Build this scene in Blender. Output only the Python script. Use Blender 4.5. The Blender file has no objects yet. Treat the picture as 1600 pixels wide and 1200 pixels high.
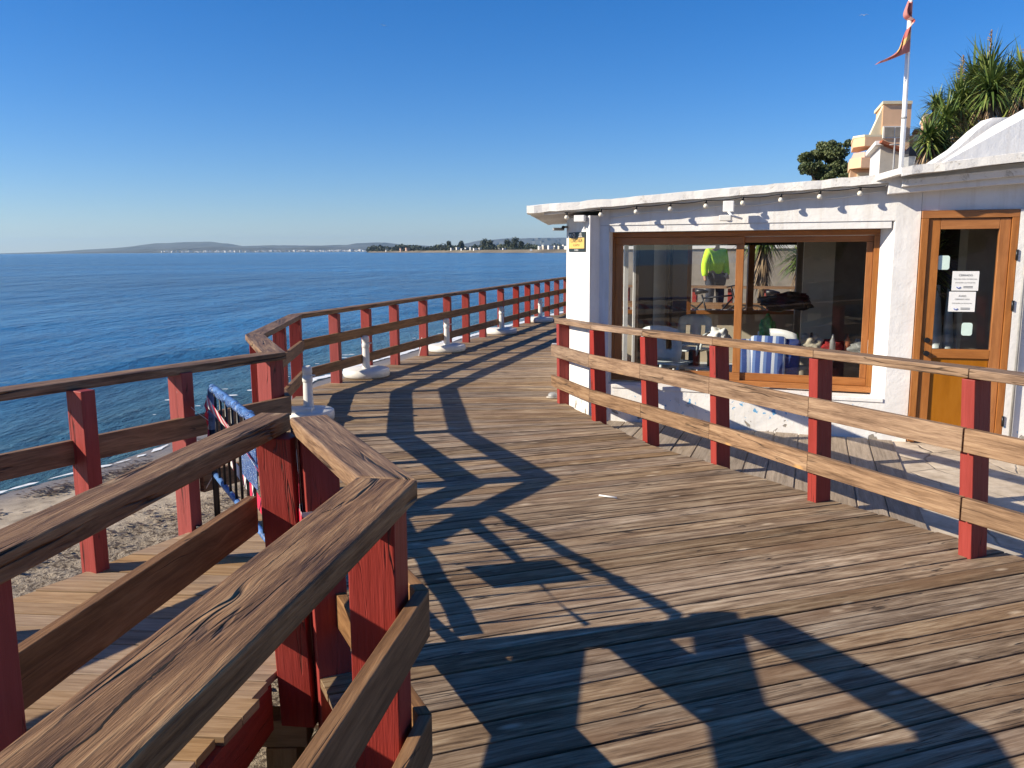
import bpy, bmesh, math, random
from mathutils import Vector, Matrix, noise
R = math.radians
random.seed(7)
scene = bpy.context.scene
col = scene.collection

# ------------------------------------------------------------------ camera
cam_d = bpy.data.cameras.new('camera'); cam = bpy.data.objects.new('camera', cam_d); col.objects.link(cam)
cam_d.sensor_width = 36; cam_d.lens = 36*1327/1600; cam_d.clip_start = .05; cam_d.clip_end = 60000
PITCH = R(8.92); ROLL = R(-.339)
fwd = Vector((0, math.cos(PITCH), -math.sin(PITCH))); rt0 = Vector((1, 0, 0)); up0 = rt0.cross(fwd)
rt = rt0*math.cos(ROLL)+up0*math.sin(ROLL); up = up0*math.cos(ROLL)-rt0*math.sin(ROLL)
cam.matrix_world = Matrix(((rt.x, up.x, -fwd.x, 0), (rt.y, up.y, -fwd.y, 0), (rt.z, up.z, -fwd.z, 1.68), (0, 0, 0, 1)))
scene.camera = cam

# ------------------------------------------------------------------ world and sun
SUN = Vector((-1.88, -.39, 1.0)).normalized()          # towards the sun
elev = math.asin(SUN.z); az = math.atan2(SUN.x, SUN.y)
w = bpy.data.worlds.new('World'); scene.world = w; w.use_nodes = True
nt = w.node_tree; bg = nt.nodes['Background']
sky = nt.nodes.new('ShaderNodeTexSky'); sky.sky_type = 'NISHITA'; sky.sun_disc = False
sky.sun_elevation = elev; sky.sun_rotation = az
sky.air_density = 1.0; sky.dust_density = .0; sky.ozone_density = 3.5; sky.altitude = 0
hsv = nt.nodes.new('ShaderNodeHueSaturation'); hsv.inputs['Saturation'].default_value = 1.22
wb = nt.nodes.new('ShaderNodeMix'); wb.data_type = 'RGBA'; wb.blend_type = 'MULTIPLY'; wb.inputs[0].default_value = 1; wb.inputs[7].default_value = (.82, .93, 1.22, 1)   # white balance of the phone picture
nt.links.new(sky.outputs[0], wb.inputs[6]); nt.links.new(wb.outputs[2], hsv.inputs['Color']); nt.links.new(hsv.outputs[0], bg.inputs[0]); bg.inputs[1].default_value = .074
sd = bpy.data.lights.new('sun', 'SUN'); sd.energy = 5.0; sd.angle = R(.5); sd.color = (1, .89, .72)
sun = bpy.data.objects.new('sun', sd); col.objects.link(sun)
sun.rotation_euler = SUN.to_track_quat('Z', 'Y').to_euler()
scene.view_settings.view_transform = 'Standard'; scene.view_settings.look = 'None'
scene.view_settings.exposure = .62; scene.view_settings.gamma = 1
scene.view_settings.use_curve_mapping = False
scene.cycles.max_bounces = 8; scene.cycles.transparent_max_bounces = 12

# ------------------------------------------------------------------ material helpers
def new_mat(name):
    m = bpy.data.materials.new(name); m.use_nodes = True
    n = m.node_tree; b = n.nodes['Principled BSDF']; return m, n, b
def N(n, t, **kw):
    x = n.nodes.new(t)
    for k, v in kw.items():
        if k in ('operation', 'blend_type', 'feature', 'noise_dimensions', 'data_type', 'wave_type', 'attribute_name', 'uv_map', 'distance'): setattr(x, k, v)
        else: x.inputs[k.replace('_', ' ')].default_value = v
    return x
def math_(n, op, a, b=None, c=None, clamp=False):
    x = n.nodes.new('ShaderNodeMath'); x.operation = op; x.use_clamp = clamp
    for i, v in enumerate((a, b, c)):
        if v is None: continue
        if isinstance(v, (int, float)): x.inputs[i].default_value = v
        else: n.links.new(v, x.inputs[i])
    return x.outputs[0]
def ramp(n, fac, stops, interp='LINEAR'):
    r = n.nodes.new('ShaderNodeValToRGB'); r.color_ramp.interpolation = interp
    e = r.color_ramp.elements
    while len(e) < len(stops): e.new(.5)
    for i, (p, c) in enumerate(stops):
        e[i].position = p; e[i].color = (*c, 1) if len(c) == 3 else c
    n.links.new(fac, r.inputs[0]); return r.outputs[0]
def mixc(n, fac, a, b, mode='MIX'):
    x = n.nodes.new('ShaderNodeMix'); x.data_type = 'RGBA'; x.blend_type = mode
    for k, v in ((0, fac), (6, a), (7, b)):
        if isinstance(v, (int, float)): x.inputs[k].default_value = v
        elif isinstance(v, tuple): x.inputs[k].default_value = (*v[:3], 1)
        else: n.links.new(v, x.inputs[k])
    return x.outputs[2]
def bump(n, b, h, strength=.3, dist=.01, prev=None):
    x = n.nodes.new('ShaderNodeBump'); x.inputs['Strength'].default_value = strength; x.inputs['Distance'].default_value = dist
    n.links.new(h, x.inputs['Height'])
    if prev is not None: n.links.new(prev, x.inputs['Normal'])
    n.links.new(x.outputs[0], b.inputs['Normal']); return x.outputs[0]
def noise_(n, vec, scale=5, detail=4, rough=.55, dist=0.):
    x = n.nodes.new('ShaderNodeTexNoise'); x.inputs['Scale'].default_value = scale; x.inputs['Detail'].default_value = detail
    x.inputs['Roughness'].default_value = rough; x.inputs['Distortion'].default_value = dist
    if vec is not None: n.links.new(vec, x.inputs['Vector'])
    return x.outputs[0]
def comb(n, x, y, z):
    c = n.nodes.new('ShaderNodeCombineXYZ')
    for i, v in enumerate((x, y, z)):
        if isinstance(v, (int, float)): c.inputs[i].default_value = v
        else: n.links.new(v, c.inputs[i])
    return c.outputs[0]

def wood(name, stops, grain=1., rough=.75, knot=1., vary=.5, bstr=.5, crack=0., swirl=.02, kth=.47, con=2.1, kcol=(.5, .36, .22), warm=None, spec=.3, satv=.35):
    """weathered timber: UV u runs along the board in metres, v round it in metres, 'rnd' differs per board"""
    m, n, b = new_mat(name)
    uv = N(n, 'ShaderNodeUVMap', uv_map='UVMap'); s = n.nodes.new('ShaderNodeSeparateXYZ'); n.links.new(uv.outputs[0], s.inputs[0])
    a = N(n, 'ShaderNodeAttribute', attribute_name='rnd'); r = a.outputs['Fac']
    u, v = s.outputs[0], s.outputs[1]
    ro = math_(n, 'MULTIPLY', r, 57.)
    # knots bend the grain
    kv = comb(n, math_(n, 'MULTIPLY', math_(n, 'ADD', u, ro), 2.6), math_(n, 'MULTIPLY', math_(n, 'ADD', v, ro), 7.5), ro)
    vo = n.nodes.new('ShaderNodeTexVoronoi'); vo.inputs['Scale'].default_value = 1.; n.links.new(kv, vo.inputs['Vector'])
    kd = vo.outputs['Distance']
    kf = math_(n, 'MULTIPLY_ADD', kd, -3.2, 1., clamp=True)
    kf2 = math_(n, 'POWER', kf, 2.)
    sw = noise_(n, comb(n, math_(n, 'MULTIPLY', u, 1.1), math_(n, 'MULTIPLY', v, 5.), ro), 1.6, 3, .5)
    vv = math_(n, 'ADD', math_(n, 'MULTIPLY_ADD', kf2, .022*knot, v), math_(n, 'MULTIPLY', sw, swirl))
    g1 = noise_(n, comb(n, math_(n, 'MULTIPLY', u, 2.3), math_(n, 'MULTIPLY', vv, 42.*grain), ro), 1., 6, .62, .3)
    g2 = noise_(n, comb(n, math_(n, 'MULTIPLY', u, 10.), math_(n, 'MULTIPLY', vv, 170.*grain), ro), 1., 4, .6)
    g3 = noise_(n, comb(n, math_(n, 'MULTIPLY', u, 2.5), math_(n, 'MULTIPLY', v, 7.), ro), 1.2, 5, .6)
    f = math_(n, 'ADD', math_(n, 'MULTIPLY', g1, .55), math_(n, 'ADD', math_(n, 'MULTIPLY', g2, .25), math_(n, 'MULTIPLY', g3, .2)))
    f = math_(n, 'MULTIPLY_ADD', math_(n, 'SUBTRACT', f, .5), con, .5, clamp=True)
    c = ramp(n, f, stops)
    # board to board
    tone = math_(n, 'MULTIPLY_ADD', r, vary, 1-vary*.5)
    hs = n.nodes.new('ShaderNodeHueSaturation'); n.links.new(c, hs.inputs['Color']); n.links.new(tone, hs.inputs['Value'])
    sat = math_(n, 'MULTIPLY_ADD', math_(n, 'FRACT', math_(n, 'MULTIPLY', r, 13.7)), satv, 1-satv/2); n.links.new(sat, hs.inputs['Saturation'])
    c = hs.outputs[0]
    if warm:
        wn = noise_(n, comb(n, math_(n, 'MULTIPLY', u, .8), math_(n, 'MULTIPLY', v, 4.), ro), 1., 3, .6)
        wf = ramp(n, wn, [(.48, (0, 0, 0)), (.68, (1, 1, 1))])
        c = mixc(n, math_(n, 'MULTIPLY', wf, .55), c, warm)
    ks = noise_(n, comb(n, math_(n, 'MULTIPLY', u, 1.2), math_(n, 'MULTIPLY', v, 5.), math_(n, 'ADD', ro, 9.)), 1., 2, .5)
    km = math_(n, 'MULTIPLY', ramp(n, kd, [(.05, (1, 1, 1)), (.15, (0, 0, 0))]), ramp(n, ks, [(kth, (0, 0, 0)), (kth+.08, (1, 1, 1))]))
    c = mixc(n, math_(n, 'MULTIPLY', km, .75*min(knot, 1.)), c, kcol)
    hgt = math_(n, 'ADD', math_(n, 'MULTIPLY', g1, 1.), math_(n, 'MULTIPLY', g2, .5))
    if crack:
        cn = noise_(n, comb(n, math_(n, 'MULTIPLY', u, .9), math_(n, 'MULTIPLY', vv, 15.), math_(n, 'ADD', ro, 3.)), 1., 3, .45, .2)
        cm = ramp(n, math_(n, 'ABSOLUTE', math_(n, 'SUBTRACT', cn, .5)), [(0., (1, 1, 1)), (.012*crack, (0, 0, 0))])
        cg = noise_(n, comb(n, math_(n, 'MULTIPLY', u, 1.7), math_(n, 'MULTIPLY', v, 9.), ro), 1., 2, .5)
        cm = math_(n, 'MULTIPLY', cm, ramp(n, cg, [(.5, (0, 0, 0)), (.6, (1, 1, 1))]))
        c = mixc(n, math_(n, 'MULTIPLY', cm, .85), c, (.02, .012, .008))
        hgt = math_(n, 'SUBTRACT', hgt, math_(n, 'MULTIPLY', cm, 2.))
    n.links.new(c, b.inputs['Base Color'])
    b.inputs['Roughness'].default_value = rough; b.inputs['Specular IOR Level'].default_value = spec
    bump(n, b, hgt, bstr, .006)
    return m

M = {}
M['deck'] = wood('deck_wood', [(.0, (.02, .012, .007)), (.27, (.10, .062, .035)), (.5, (.265, .182, .11)), (.72, (.44, .335, .22)), (1., (.64, .52, .37))], grain=.8, vary=.55, bstr=1., crack=1., kcol=(.60, .47, .32), warm=(.20, .115, .06), swirl=.012, kth=.37, con=2.25)
M['ramp'] = wood('ramp_wood', [(.0, (.10, .06, .03)), (.4, (.29, .185, .10)), (.7, (.42, .285, .165)), (1., (.52, .38, .24))], grain=.8, vary=.2, bstr=.4, knot=.6)
M['cap'] = wood('cap_wood', [(.0, (.018, .008, .004)), (.22, (.08, .040, .018)), (.5, (.215, .118, .056)), (.76, (.345, .21, .105)), (1., (.50, .345, .195))], grain=.85, vary=.2, bstr=1., crack=2.4, kcol=(.42, .28, .15), warm=(.23, .115, .048), rough=.62, satv=.2, con=2.7, kth=.42)
M['board'] = wood('board_wood', [(.0, (.05, .024, .012)), (.35, (.16, .083, .038)), (.65, (.28, .155, .075)), (1., (.38, .235, .125))], grain=.8, vary=.2, bstr=.5, satv=.2, kcol=(.42, .24, .1), crack=.7, rough=.65)
M['pale'] = wood('pale_board_wood', [(.0, (.05, .028, .016)), (.32, (.17, .10, .056)), (.62, (.30, .19, .112)), (1., (.44, .31, .19))], grain=.8, vary=.25, bstr=.6, kcol=(.58, .32, .11), crack=1., con=2.6, satv=.25, kth=.42, rough=.65)  # paler board timber of the cafe railing
M['beam'] = wood('beam_wood', [(.0, (.12, .075, .03)), (.5, (.3, .2, .1)), (1., (.42, .3, .17))], grain=.6, vary=.2, bstr=.4)

def paint(name, c, rough=.5, var=.12, bs=.1, scale=14, stretch=(1, 1, 1), spec=.4):
    m, n, b = new_mat(name)
    tc = n.nodes.new('ShaderNodeTexCoord'); mp = n.nodes.new('ShaderNodeMapping'); mp.inputs['Scale'].default_value = stretch
    n.links.new(tc.outputs['Object'], mp.inputs[0])
    f = noise_(n, mp.outputs[0], scale, 5, .6)
    d = tuple(x*(1-var*2) for x in c); l = tuple(min(1, x*(1+var)) for x in c)
    n.links.new(ramp(n, f, [(.3, d), (.7, l)]), b.inputs['Base Color'])
    b.inputs['Roughness'].default_value = rough; b.inputs['Specular IOR Level'].default_value = spec
    bump(n, b, f, bs, .004); return m
M['red'] = wood('red_painted_wood', [(.0, (.15, .018, .012)), (.25, (.24, .034, .026)), (.6, (.30, .045, .036)), (1., (.37, .07, .055))], grain=.9, vary=.16, satv=.15, bstr=.5, knot=.0, kcol=(.2, .03, .02), rough=.5, crack=.9, con=1.9)
M['frame'] = wood('varnished_window_wood', [(.0, (.17, .058, .016)), (.4, (.31, .118, .032)), (.7, (.40, .16, .045)), (1., (.48, .21, .07))], grain=.5, vary=.12, bstr=.12, knot=.2, kcol=(.35, .12, .03), rough=.35, spec=.5, satv=.06, swirl=.01)
M['doorp'] = wood('varnished_door_panel', [(.0, (.24, .10, .03)), (.5, (.33, .145, .045)), (1., (.38, .18, .06))], grain=.25, vary=.05, bstr=.05, knot=0., kcol=(.5, .2, .04), rough=.35, spec=.5)
M['white_plastic'] = paint('white_plastic', (.74, .72, .66), .45, .06, .05, 9)
M['black'] = paint('black_metal', (.012, .012, .014), .4, .1, .05)
M['blue'] = paint('blue_paint_worn', (.09, .20, .45), .45, .35, .2, 22)
M['white'] = paint('white_gloss', (.8, .79, .76), .4, .04, .03)
M['grey'] = paint('grey_metal', (.32, .32, .31), .4, .12, .05)
M['chair'] = paint('pale_chair_plastic', (.66, .74, .76), .4, .05, .03)
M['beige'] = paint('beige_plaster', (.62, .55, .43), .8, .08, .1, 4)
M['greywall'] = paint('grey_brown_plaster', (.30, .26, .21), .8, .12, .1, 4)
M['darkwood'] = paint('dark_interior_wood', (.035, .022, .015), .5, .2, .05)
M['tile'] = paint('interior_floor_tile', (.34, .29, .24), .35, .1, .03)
M['terracotta'] = paint('terracotta_tile', (.36, .11, .05), .8, .25, .3, 20)
M['orange_wall'] = paint('orange_render', (.80, .50, .30), .85, .04, .05, 2)
M['cream_wall'] = paint('cream_render', (.80, .68, .45), .85, .04, .05, 2)
M['rear_white'] = paint('far_white_render', (.74, .72, .68), .85, .05, .05, 3)
M['hivis'] = paint('yellow_green_fabric', (.55, .85, .03), .8, .08, .2, 20)
M['skin'] = paint('skin', (.45, .25, .16), .6, .05, .02)
M['trouser'] = paint('dark_trousers', (.03, .035, .05), .9, .1, .1)
M['hair'] = paint('dark_hair', (.03, .02, .014), .7, .2, .2, 40)
M['bulb'] = paint('frosted_bulb', (.75, .71, .6), .25, .03, .0)
M['concrete'] = paint('pale_concrete', (.52, .46, .38), .9, .15, .4, 12)
M['blackrubber'] = paint('black_rubber', (.02, .02, .02), .8, .1, .05)
M['green'] = paint('green_plastic', (.05, .32, .08), .4, .3, .3, 20)
M['paper'] = paint('paper', (.80, .80, .78), .7, .02, .0)
M['mint'] = paint('mint_sticker', (.62, .78, .70), .6, .03, .0)
M['crackdark'] = paint('dark_split_wood', (.012, .007, .004), 1., .2, 0.)
M['ink'] = paint('ink', (.02, .025, .04), .7, .02, .0)
M['inkblue'] = paint('blue_ink', (.04, .09, .4), .7, .02, .0)
M['signyellow'] = paint('yellow_sign_face', (.72, .47, .13), .5, .04, .0)
M['signdark'] = paint('dark_sign_plate', (.02, .03, .03), .5, .04, .0)
M['redcloth'] = paint('red_cloth', (.4, .03, .03), .9, .2, .3, 20)
M['bluecloth'] = paint('navy_cloth', (.03, .06, .22), .9, .15, .2, 20)
M['teal'] = paint('teal_plastic', (.02, .2, .3), .5, .15, .2, 20)
M['pink'] = paint('far_pink_wall', (.62, .42, .33), .9, .05, .0, 1)

def flag_mat():
    m, n, b = new_mat('flag_cloth')
    uv = N(n, 'ShaderNodeUVMap', uv_map='UVMap'); s = n.nodes.new('ShaderNodeSeparateXYZ'); n.links.new(uv.outputs[0], s.inputs[0])
    c = ramp(n, s.outputs[1], [(0, (.45, .16, .13)), (.27, (.58, .36, .14)), (.40, (.42, .12, .10)), (.55, (.62, .42, .38)), (.62, (.42, .10, .09)), (.72, (.62, .42, .38)), (.77, (.42, .12, .1)), (.82, (.50, .20, .18))], 'CONSTANT')
    n.links.new(c, b.inputs['Base Color']); b.inputs['Roughness'].default_value = .9; return m
M['flag'] = flag_mat()

def stripe_mat():
    m, n, b = new_mat('striped_cushion_cloth')
    tc = n.nodes.new('ShaderNodeTexCoord'); s = n.nodes.new('ShaderNodeSeparateXYZ'); n.links.new(tc.outputs['Object'], s.inputs[0])
    f = math_(n, 'FRACT', math_(n, 'MULTIPLY', s.outputs[0], 9.))
    n.links.new(ramp(n, f, [(0, (.05, .1, .33)), (.45, (.7, .74, .82)), (.72, (.16, .26, .55))], 'CONSTANT'), b.inputs['Base Color'])
    b.inputs['Roughness'].default_value = .9; return m
M['stripes'] = stripe_mat()

def tape_mat():
    m, n, b = new_mat('red_white_tape')
    uv = N(n, 'ShaderNodeUVMap', uv_map='UVMap'); s = n.nodes.new('ShaderNodeSeparateXYZ'); n.links.new(uv.outputs[0], s.inputs[0])
    f = math_(n, 'FRACT', math_(n, 'ADD', math_(n, 'MULTIPLY', s.outputs[0], 5.), math_(n, 'MULTIPLY', s.outputs[1], 5.)))
    n.links.new(ramp(n, f, [(0, (.72, .7, .68)), (.5, (.62, .03, .07))], 'CONSTANT'), b.inputs['Base Color'])
    b.inputs['Roughness'].default_value = .35; return m
M['tape'] = tape_mat()
def glint_plastic():
    m, n, b = new_mat('glinting_blue_plastic'); g = n.nodes.new('ShaderNodeNewGeometry')
    f = noise_(n, g.outputs['Position'], 40., 5, .7, 1.)
    n.links.new(ramp(n, f, [(.45, (.05, .12, .32)), (.62, (.13, .22, .42)), (.74, (.6, .64, .7))]), b.inputs['Base Color']); b.inputs['Roughness'].default_value = .22  # pale flecks are glints put into the blue colour
    bump(n, b, f, .8, .02); return m
glint_mat = glint_plastic()

def plaster():
    m, n, b = new_mat('white_wall_plaster')
    g = n.nodes.new('ShaderNodeNewGeometry'); p = g.outputs['Position']
    s = n.nodes.new('ShaderNodeSeparateXYZ'); n.links.new(p, s.inputs[0])
    f = noise_(n, p, 3., 6, .6); f2 = noise_(n, p, 45., 4, .6); f3 = noise_(n, p, 7., 4, .55, .5)
    c = ramp(n, f, [(.3, (.68, .67, .65)), (.7, (.78, .77, .75))])
    mv = n.nodes.new('ShaderNodeMapping'); mv.inputs['Scale'].default_value = (9., 9., .7); n.links.new(p, mv.inputs[0])
    dr = noise_(n, mv.outputs[0], 1.6, 5, .65); c = mixc(n, math_(n, 'MULTIPLY', ramp(n, dr, [(.52, (0, 0, 0)), (.72, (1, 1, 1))]), .35), c, (.50, .44, .36))
    low = ramp(n, s.outputs[2], [(0., (1, 1, 1)), (.22, (0, 0, 0))])
    # chipped plaster near the foot, with flakes of old blue paint
    pe = math_(n, 'MULTIPLY', ramp(n, f3, [(.60, (0, 0, 0)), (.615, (1, 1, 1))]), low)
    c = mixc(n, pe, c, (.27, .24, .20))
    f4 = noise_(n, p, 17., 3, .5, .4)
    band = math_(n, 'MULTIPLY', ramp(n, s.outputs[2], [(.02, (0, 0, 0)), (.06, (1, 1, 1))]), ramp(n, s.outputs[2], [(.2, (1, 1, 1)), (.26, (0, 0, 0))]))
    bl = math_(n, 'MULTIPLY', ramp(n, f4, [(.66, (0, 0, 0)), (.675, (1, 1, 1))]), band)
    c = mixc(n, bl, c, (.13, .36, .60))
    n.links.new(c, b.inputs['Base Color']); b.inputs['Roughness'].default_value = .85
    h = math_(n, 'ADD', math_(n, 'MULTIPLY', f3, .7), math_(n, 'ADD', math_(n, 'MULTIPLY', f2, .18), math_(n, 'MULTIPLY', pe, -.4)))
    bump(n, b, h, .55, .02); return m
M['plaster'] = plaster()

def roofedge():
    m, n, b = new_mat('peeling_white_roof_edge')
    g = n.nodes.new('ShaderNodeNewGeometry'); p = g.outputs['Position']
    f = noise_(n, p, 9., 8, .7, .6); f2 = noise_(n, p, 28., 4, .6)
    c = ramp(n, f, [(.26, (.22, .20, .17)), (.36, (.50, .47, .42)), (.43, (.72, .70, .66)), (.8, (.78, .77, .74))])
    c = mixc(n, ramp(n, f2, [(.66, (0, 0, 0)), (.7, (.7, .7, .7))]), c, (.35, .42, .42))
    n.links.new(c, b.inputs['Base Color']); b.inputs['Roughness'].default_value = .9
    bump(n, b, math_(n, 'ADD', f, math_(n, 'MULTIPLY', f2, .5)), .4, .02); return m
M['roofedge'] = roofedge()

def stone():
    m, n, b = new_mat('flagstone_paving')
    g = n.nodes.new('ShaderNodeNewGeometry'); p = g.outputs['Position']
    d = n.nodes.new('ShaderNodeMix'); d.data_type = 'VECTOR'; d.inputs[0].default_value = .12
    nn = n.nodes.new('ShaderNodeTexNoise'); nn.inputs['Scale'].default_value = 2.5; n.links.new(p, nn.inputs['Vector'])
    n.links.new(p, d.inputs[4]); n.links.new(nn.outputs['Color'], d.inputs[5])
    v = n.nodes.new('ShaderNodeTexVoronoi'); v.feature = 'DISTANCE_TO_EDGE'; v.inputs['Scale'].default_value = 2.2; n.links.new(d.outputs[1], v.inputs['Vector'])
    v2 = n.nodes.new('ShaderNodeTexVoronoi'); v2.inputs['Scale'].default_value = 2.2; n.links.new(d.outputs[1], v2.inputs['Vector'])
    f = noise_(n, p, 6., 7, .65)
    c = ramp(n, f, [(.3, (.36, .29, .21)), (.55, (.56, .47, .36)), (.75, (.68, .60, .48))])
    bw = n.nodes.new('ShaderNodeRGBToBW'); n.links.new(v2.outputs['Color'], bw.inputs[0]); c = mixc(n, .35, c, ramp(n, bw.outputs[0], [(.2, (.3, .3, .3)), (.8, (.75, .72, .68))]), 'SOFT_LIGHT')
    e = ramp(n, v.outputs['Distance'], [(.0, (1, 1, 1)), (.02, (0, 0, 0))])
    ev = math_(n, 'MULTIPLY', e, ramp(n, noise_(n, p, 1.7, 2, .5), [(.42, (0, 0, 0)), (.55, (1, 1, 1))]))
    c = mixc(n, math_(n, 'MULTIPLY', ev, .8), c, (.12, .10, .08))
    n.links.new(c, b.inputs['Base Color']); b.inputs['Roughness'].default_value = .85
    bump(n, b, math_(n, 'SUBTRACT', math_(n, 'MULTIPLY', f, .6), ev), .5, .02); return m
M['stone'] = stone()

def sand():
    m, n, b = new_mat('beach_sand')
    g = n.nodes.new('ShaderNodeNewGeometry'); p = g.outputs['Position']
    a = N(n, 'ShaderNodeAttribute', attribute_name='wet'); wet = a.outputs['Fac']
    f = noise_(n, p, 4.5, 8, .68); f2 = noise_(n, p, 40., 3, .6); f3 = noise_(n, p, .9, 4, .5)
    c = ramp(n, f, [(.3, (.20, .155, .105)), (.5, (.35, .285, .205)), (.7, (.46, .38, .28))])
    a2 = N(n, 'ShaderNodeAttribute', attribute_name='debris'); db = a2.outputs['Fac']
    v = n.nodes.new('ShaderNodeTexVoronoi'); v.inputs['Scale'].default_value = 11.; v.inputs['Randomness'].default_value = 1.; n.links.new(p, v.inputs['Vector'])
    lit = math_(n, 'ADD', math_(n, 'MULTIPLY', noise_(n, p, 16., 5, .7, .8), .8), math_(n, 'MULTIPLY', db, .17))
    c = mixc(n, math_(n, 'MULTIPLY', ramp(n, lit, [(.57, (0, 0, 0)), (.62, (1, 1, 1))]), db), c, (.10, .07, .045))
    c = mixc(n, math_(n, 'MULTIPLY', wet, .75), c, (.17, .135, .10))
    n.links.new(c, b.inputs['Base Color'])
    n.links.new(math_(n, 'MULTIPLY_ADD', wet, -.5, .92), b.inputs['Roughness'])
    h = math_(n, 'MULTIPLY', math_(n, 'ADD', math_(n, 'MULTIPLY', f, 1.), math_(n, 'MULTIPLY', f2, .2)), math_(n, 'MULTIPLY_ADD', db, 1.1, .12))
    bump(n, b, h, 1., .11); return m
M['sand'] = sand()

def water():
    m, n, b = new_mat('sea_water')
    g = n.nodes.new('ShaderNodeNewGeometry'); p = g.outputs['Position']
    s = n.nodes.new('ShaderNodeSeparateXYZ'); n.links.new(p, s.inputs[0])
    dist = n.nodes.new('ShaderNodeVectorMath'); dist.operation = 'LENGTH'; n.links.new(p, dist.inputs[0]); D = dist.outputs['Value']
    # waves of several lengths, crests roughly parallel to the shore
    mp = n.nodes.new('ShaderNodeMapping'); mp.inputs['Rotation'].default_value = (0, 0, R(-28)); mp.inputs['Scale'].default_value = (1.7, .62, 1); n.links.new(p, mp.inputs[0]); q = mp.outputs[0]
    w1 = noise_(n, q, 3.4, 6, .66, .3); w2 = noise_(n, q, .75, 4, .55, .2); w3 = noise_(n, q, .17, 4, .5)
    w4 = noise_(n, q, .03, 3, .5)
    h = math_(n, 'ADD', math_(n, 'MULTIPLY', w1, .20), math_(n, 'ADD', math_(n, 'MULTIPLY', w2, .5), math_(n, 'MULTIPLY', w3, 1.5)))
    h = math_(n, 'ADD', h, math_(n, 'MULTIPLY', w4, 4.))
    # the body of the water: darker where deep, green over the sand near shore, with broad wind-streaks
    mp2 = n.nodes.new('ShaderNodeMapping'); mp2.inputs['Rotation'].default_value = (0, 0, R(-8)); mp2.inputs['Scale'].default_value = (.004, .03, 1); n.links.new(p, mp2.inputs[0])
    st = noise_(n, mp2.outputs[0], 1.4, 5, .6, .4)
    deep = ramp(n, st, [(.35, (.002, .060, .175)), (.52, (.005, .105, .275)), (.68, (.012, .165, .40))])
    sh = N(n, 'ShaderNodeAttribute', attribute_name='shallow')
    c = mixc(n, sh.outputs['Fac'], deep, (.055, .125, .15))
    n.links.new(c, b.inputs['Base Color']); b.inputs['Roughness'].default_value = .16; b.inputs['IOR'].default_value = 1.33
    b.inputs['Specular IOR Level'].default_value = .15
    bump(n, b, h, 1., 1.0); return m
M['water'] = water()
M['foam'] = paint('sea_foam', (.82, .84, .84), .8, .1, .8, 12)

def glass():
    m = bpy.data.materials.new('window_glass'); m.use_nodes = True; n = m.node_tree; n.nodes.clear()
    o = n.nodes.new('ShaderNodeOutputMaterial'); t = n.nodes.new('ShaderNodeBsdfTransparent'); g = n.nodes.new('ShaderNodeBsdfGlossy')
    g.inputs['Roughness'].default_value = .0; t.inputs[0].default_value = (.88, .9, .9, 1)
    ge = n.nodes.new('ShaderNodeNewGeometry'); dt = n.nodes.new('ShaderNodeVectorMath'); dt.operation = 'DOT_PRODUCT'
    n.links.new(ge.outputs['Normal'], dt.inputs[0]); n.links.new(ge.outputs['Incoming'], dt.inputs[1]); mx = n.nodes.new('ShaderNodeMixShader')
    sch = math_(n, 'POWER', math_(n, 'SUBTRACT', 1., math_(n, 'ABSOLUTE', dt.outputs['Value'])), 5.)     # both faces of the thin pane
    fac = math_(n, 'MULTIPLY', math_(n, 'MULTIPLY_ADD', sch, .92, .08), 1.25, clamp=True)
    n.links.new(fac, mx.inputs[0]); n.links.new(t.outputs[0], mx.inputs[1]); n.links.new(g.outputs[0], mx.inputs[2]); n.links.new(mx.outputs[0], o.inputs[0])
    return m
M['glass'] = glass()

def leafmat(name, c1, c2, c3, scale=.6, trans=.25, rough=.6):
    m, n, b = new_mat(name)
    g = n.nodes.new('ShaderNodeNewGeometry')
    f = math_(n, 'ADD', math_(n, 'MULTIPLY', noise_(n, g.outputs['Position'], scale, 3, .5), .55), math_(n, 'MULTIPLY', g.outputs['Random Per Island'], .45))
    n.links.new(ramp(n, f, [(.28, c1), (.5, c2), (.75, c3)]), b.inputs['Base Color'])
    b.inputs['Roughness'].default_value = rough
    b.inputs['Subsurface Weight'].default_value = 0
    return m
M['leaf'] = leafmat('tree_leaves', (.02, .035, .012), (.065, .095, .03), (.17, .19, .07), .8)
M['yucca'] = leafmat('yucca_leaves', (.04, .075, .02), (.10, .16, .035), (.28, .31, .08), 1.5, rough=.45)
M['dryleaf'] = leafmat('dry_yucca_leaves', (.10, .06, .03), (.26, .17, .09), (.42, .30, .17), 2.)
M['bark'] = paint('bark', (.13, .09, .06), .9, .3, .6, 14)
M['farwood'] = leafmat('far_woodland', (.012, .022, .012), (.03, .045, .02), (.07, .08, .035), .02)
M['weed'] = leafmat('dry_seaweed', (.03, .02, .012), (.09, .055, .03), (.17, .11, .06), 3.)
M['hill'] = paint('mountain_ground', (.10, .105, .095), 1., .3, 0, .0016)
M['land'] = paint('coast_ground', (.22, .18, .12), 1., .3, 0, .01)
M['thatch'] = paint('thatch', (.34, .24, .13), .95, .35, .6, 18, (1, 1, .2))

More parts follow.
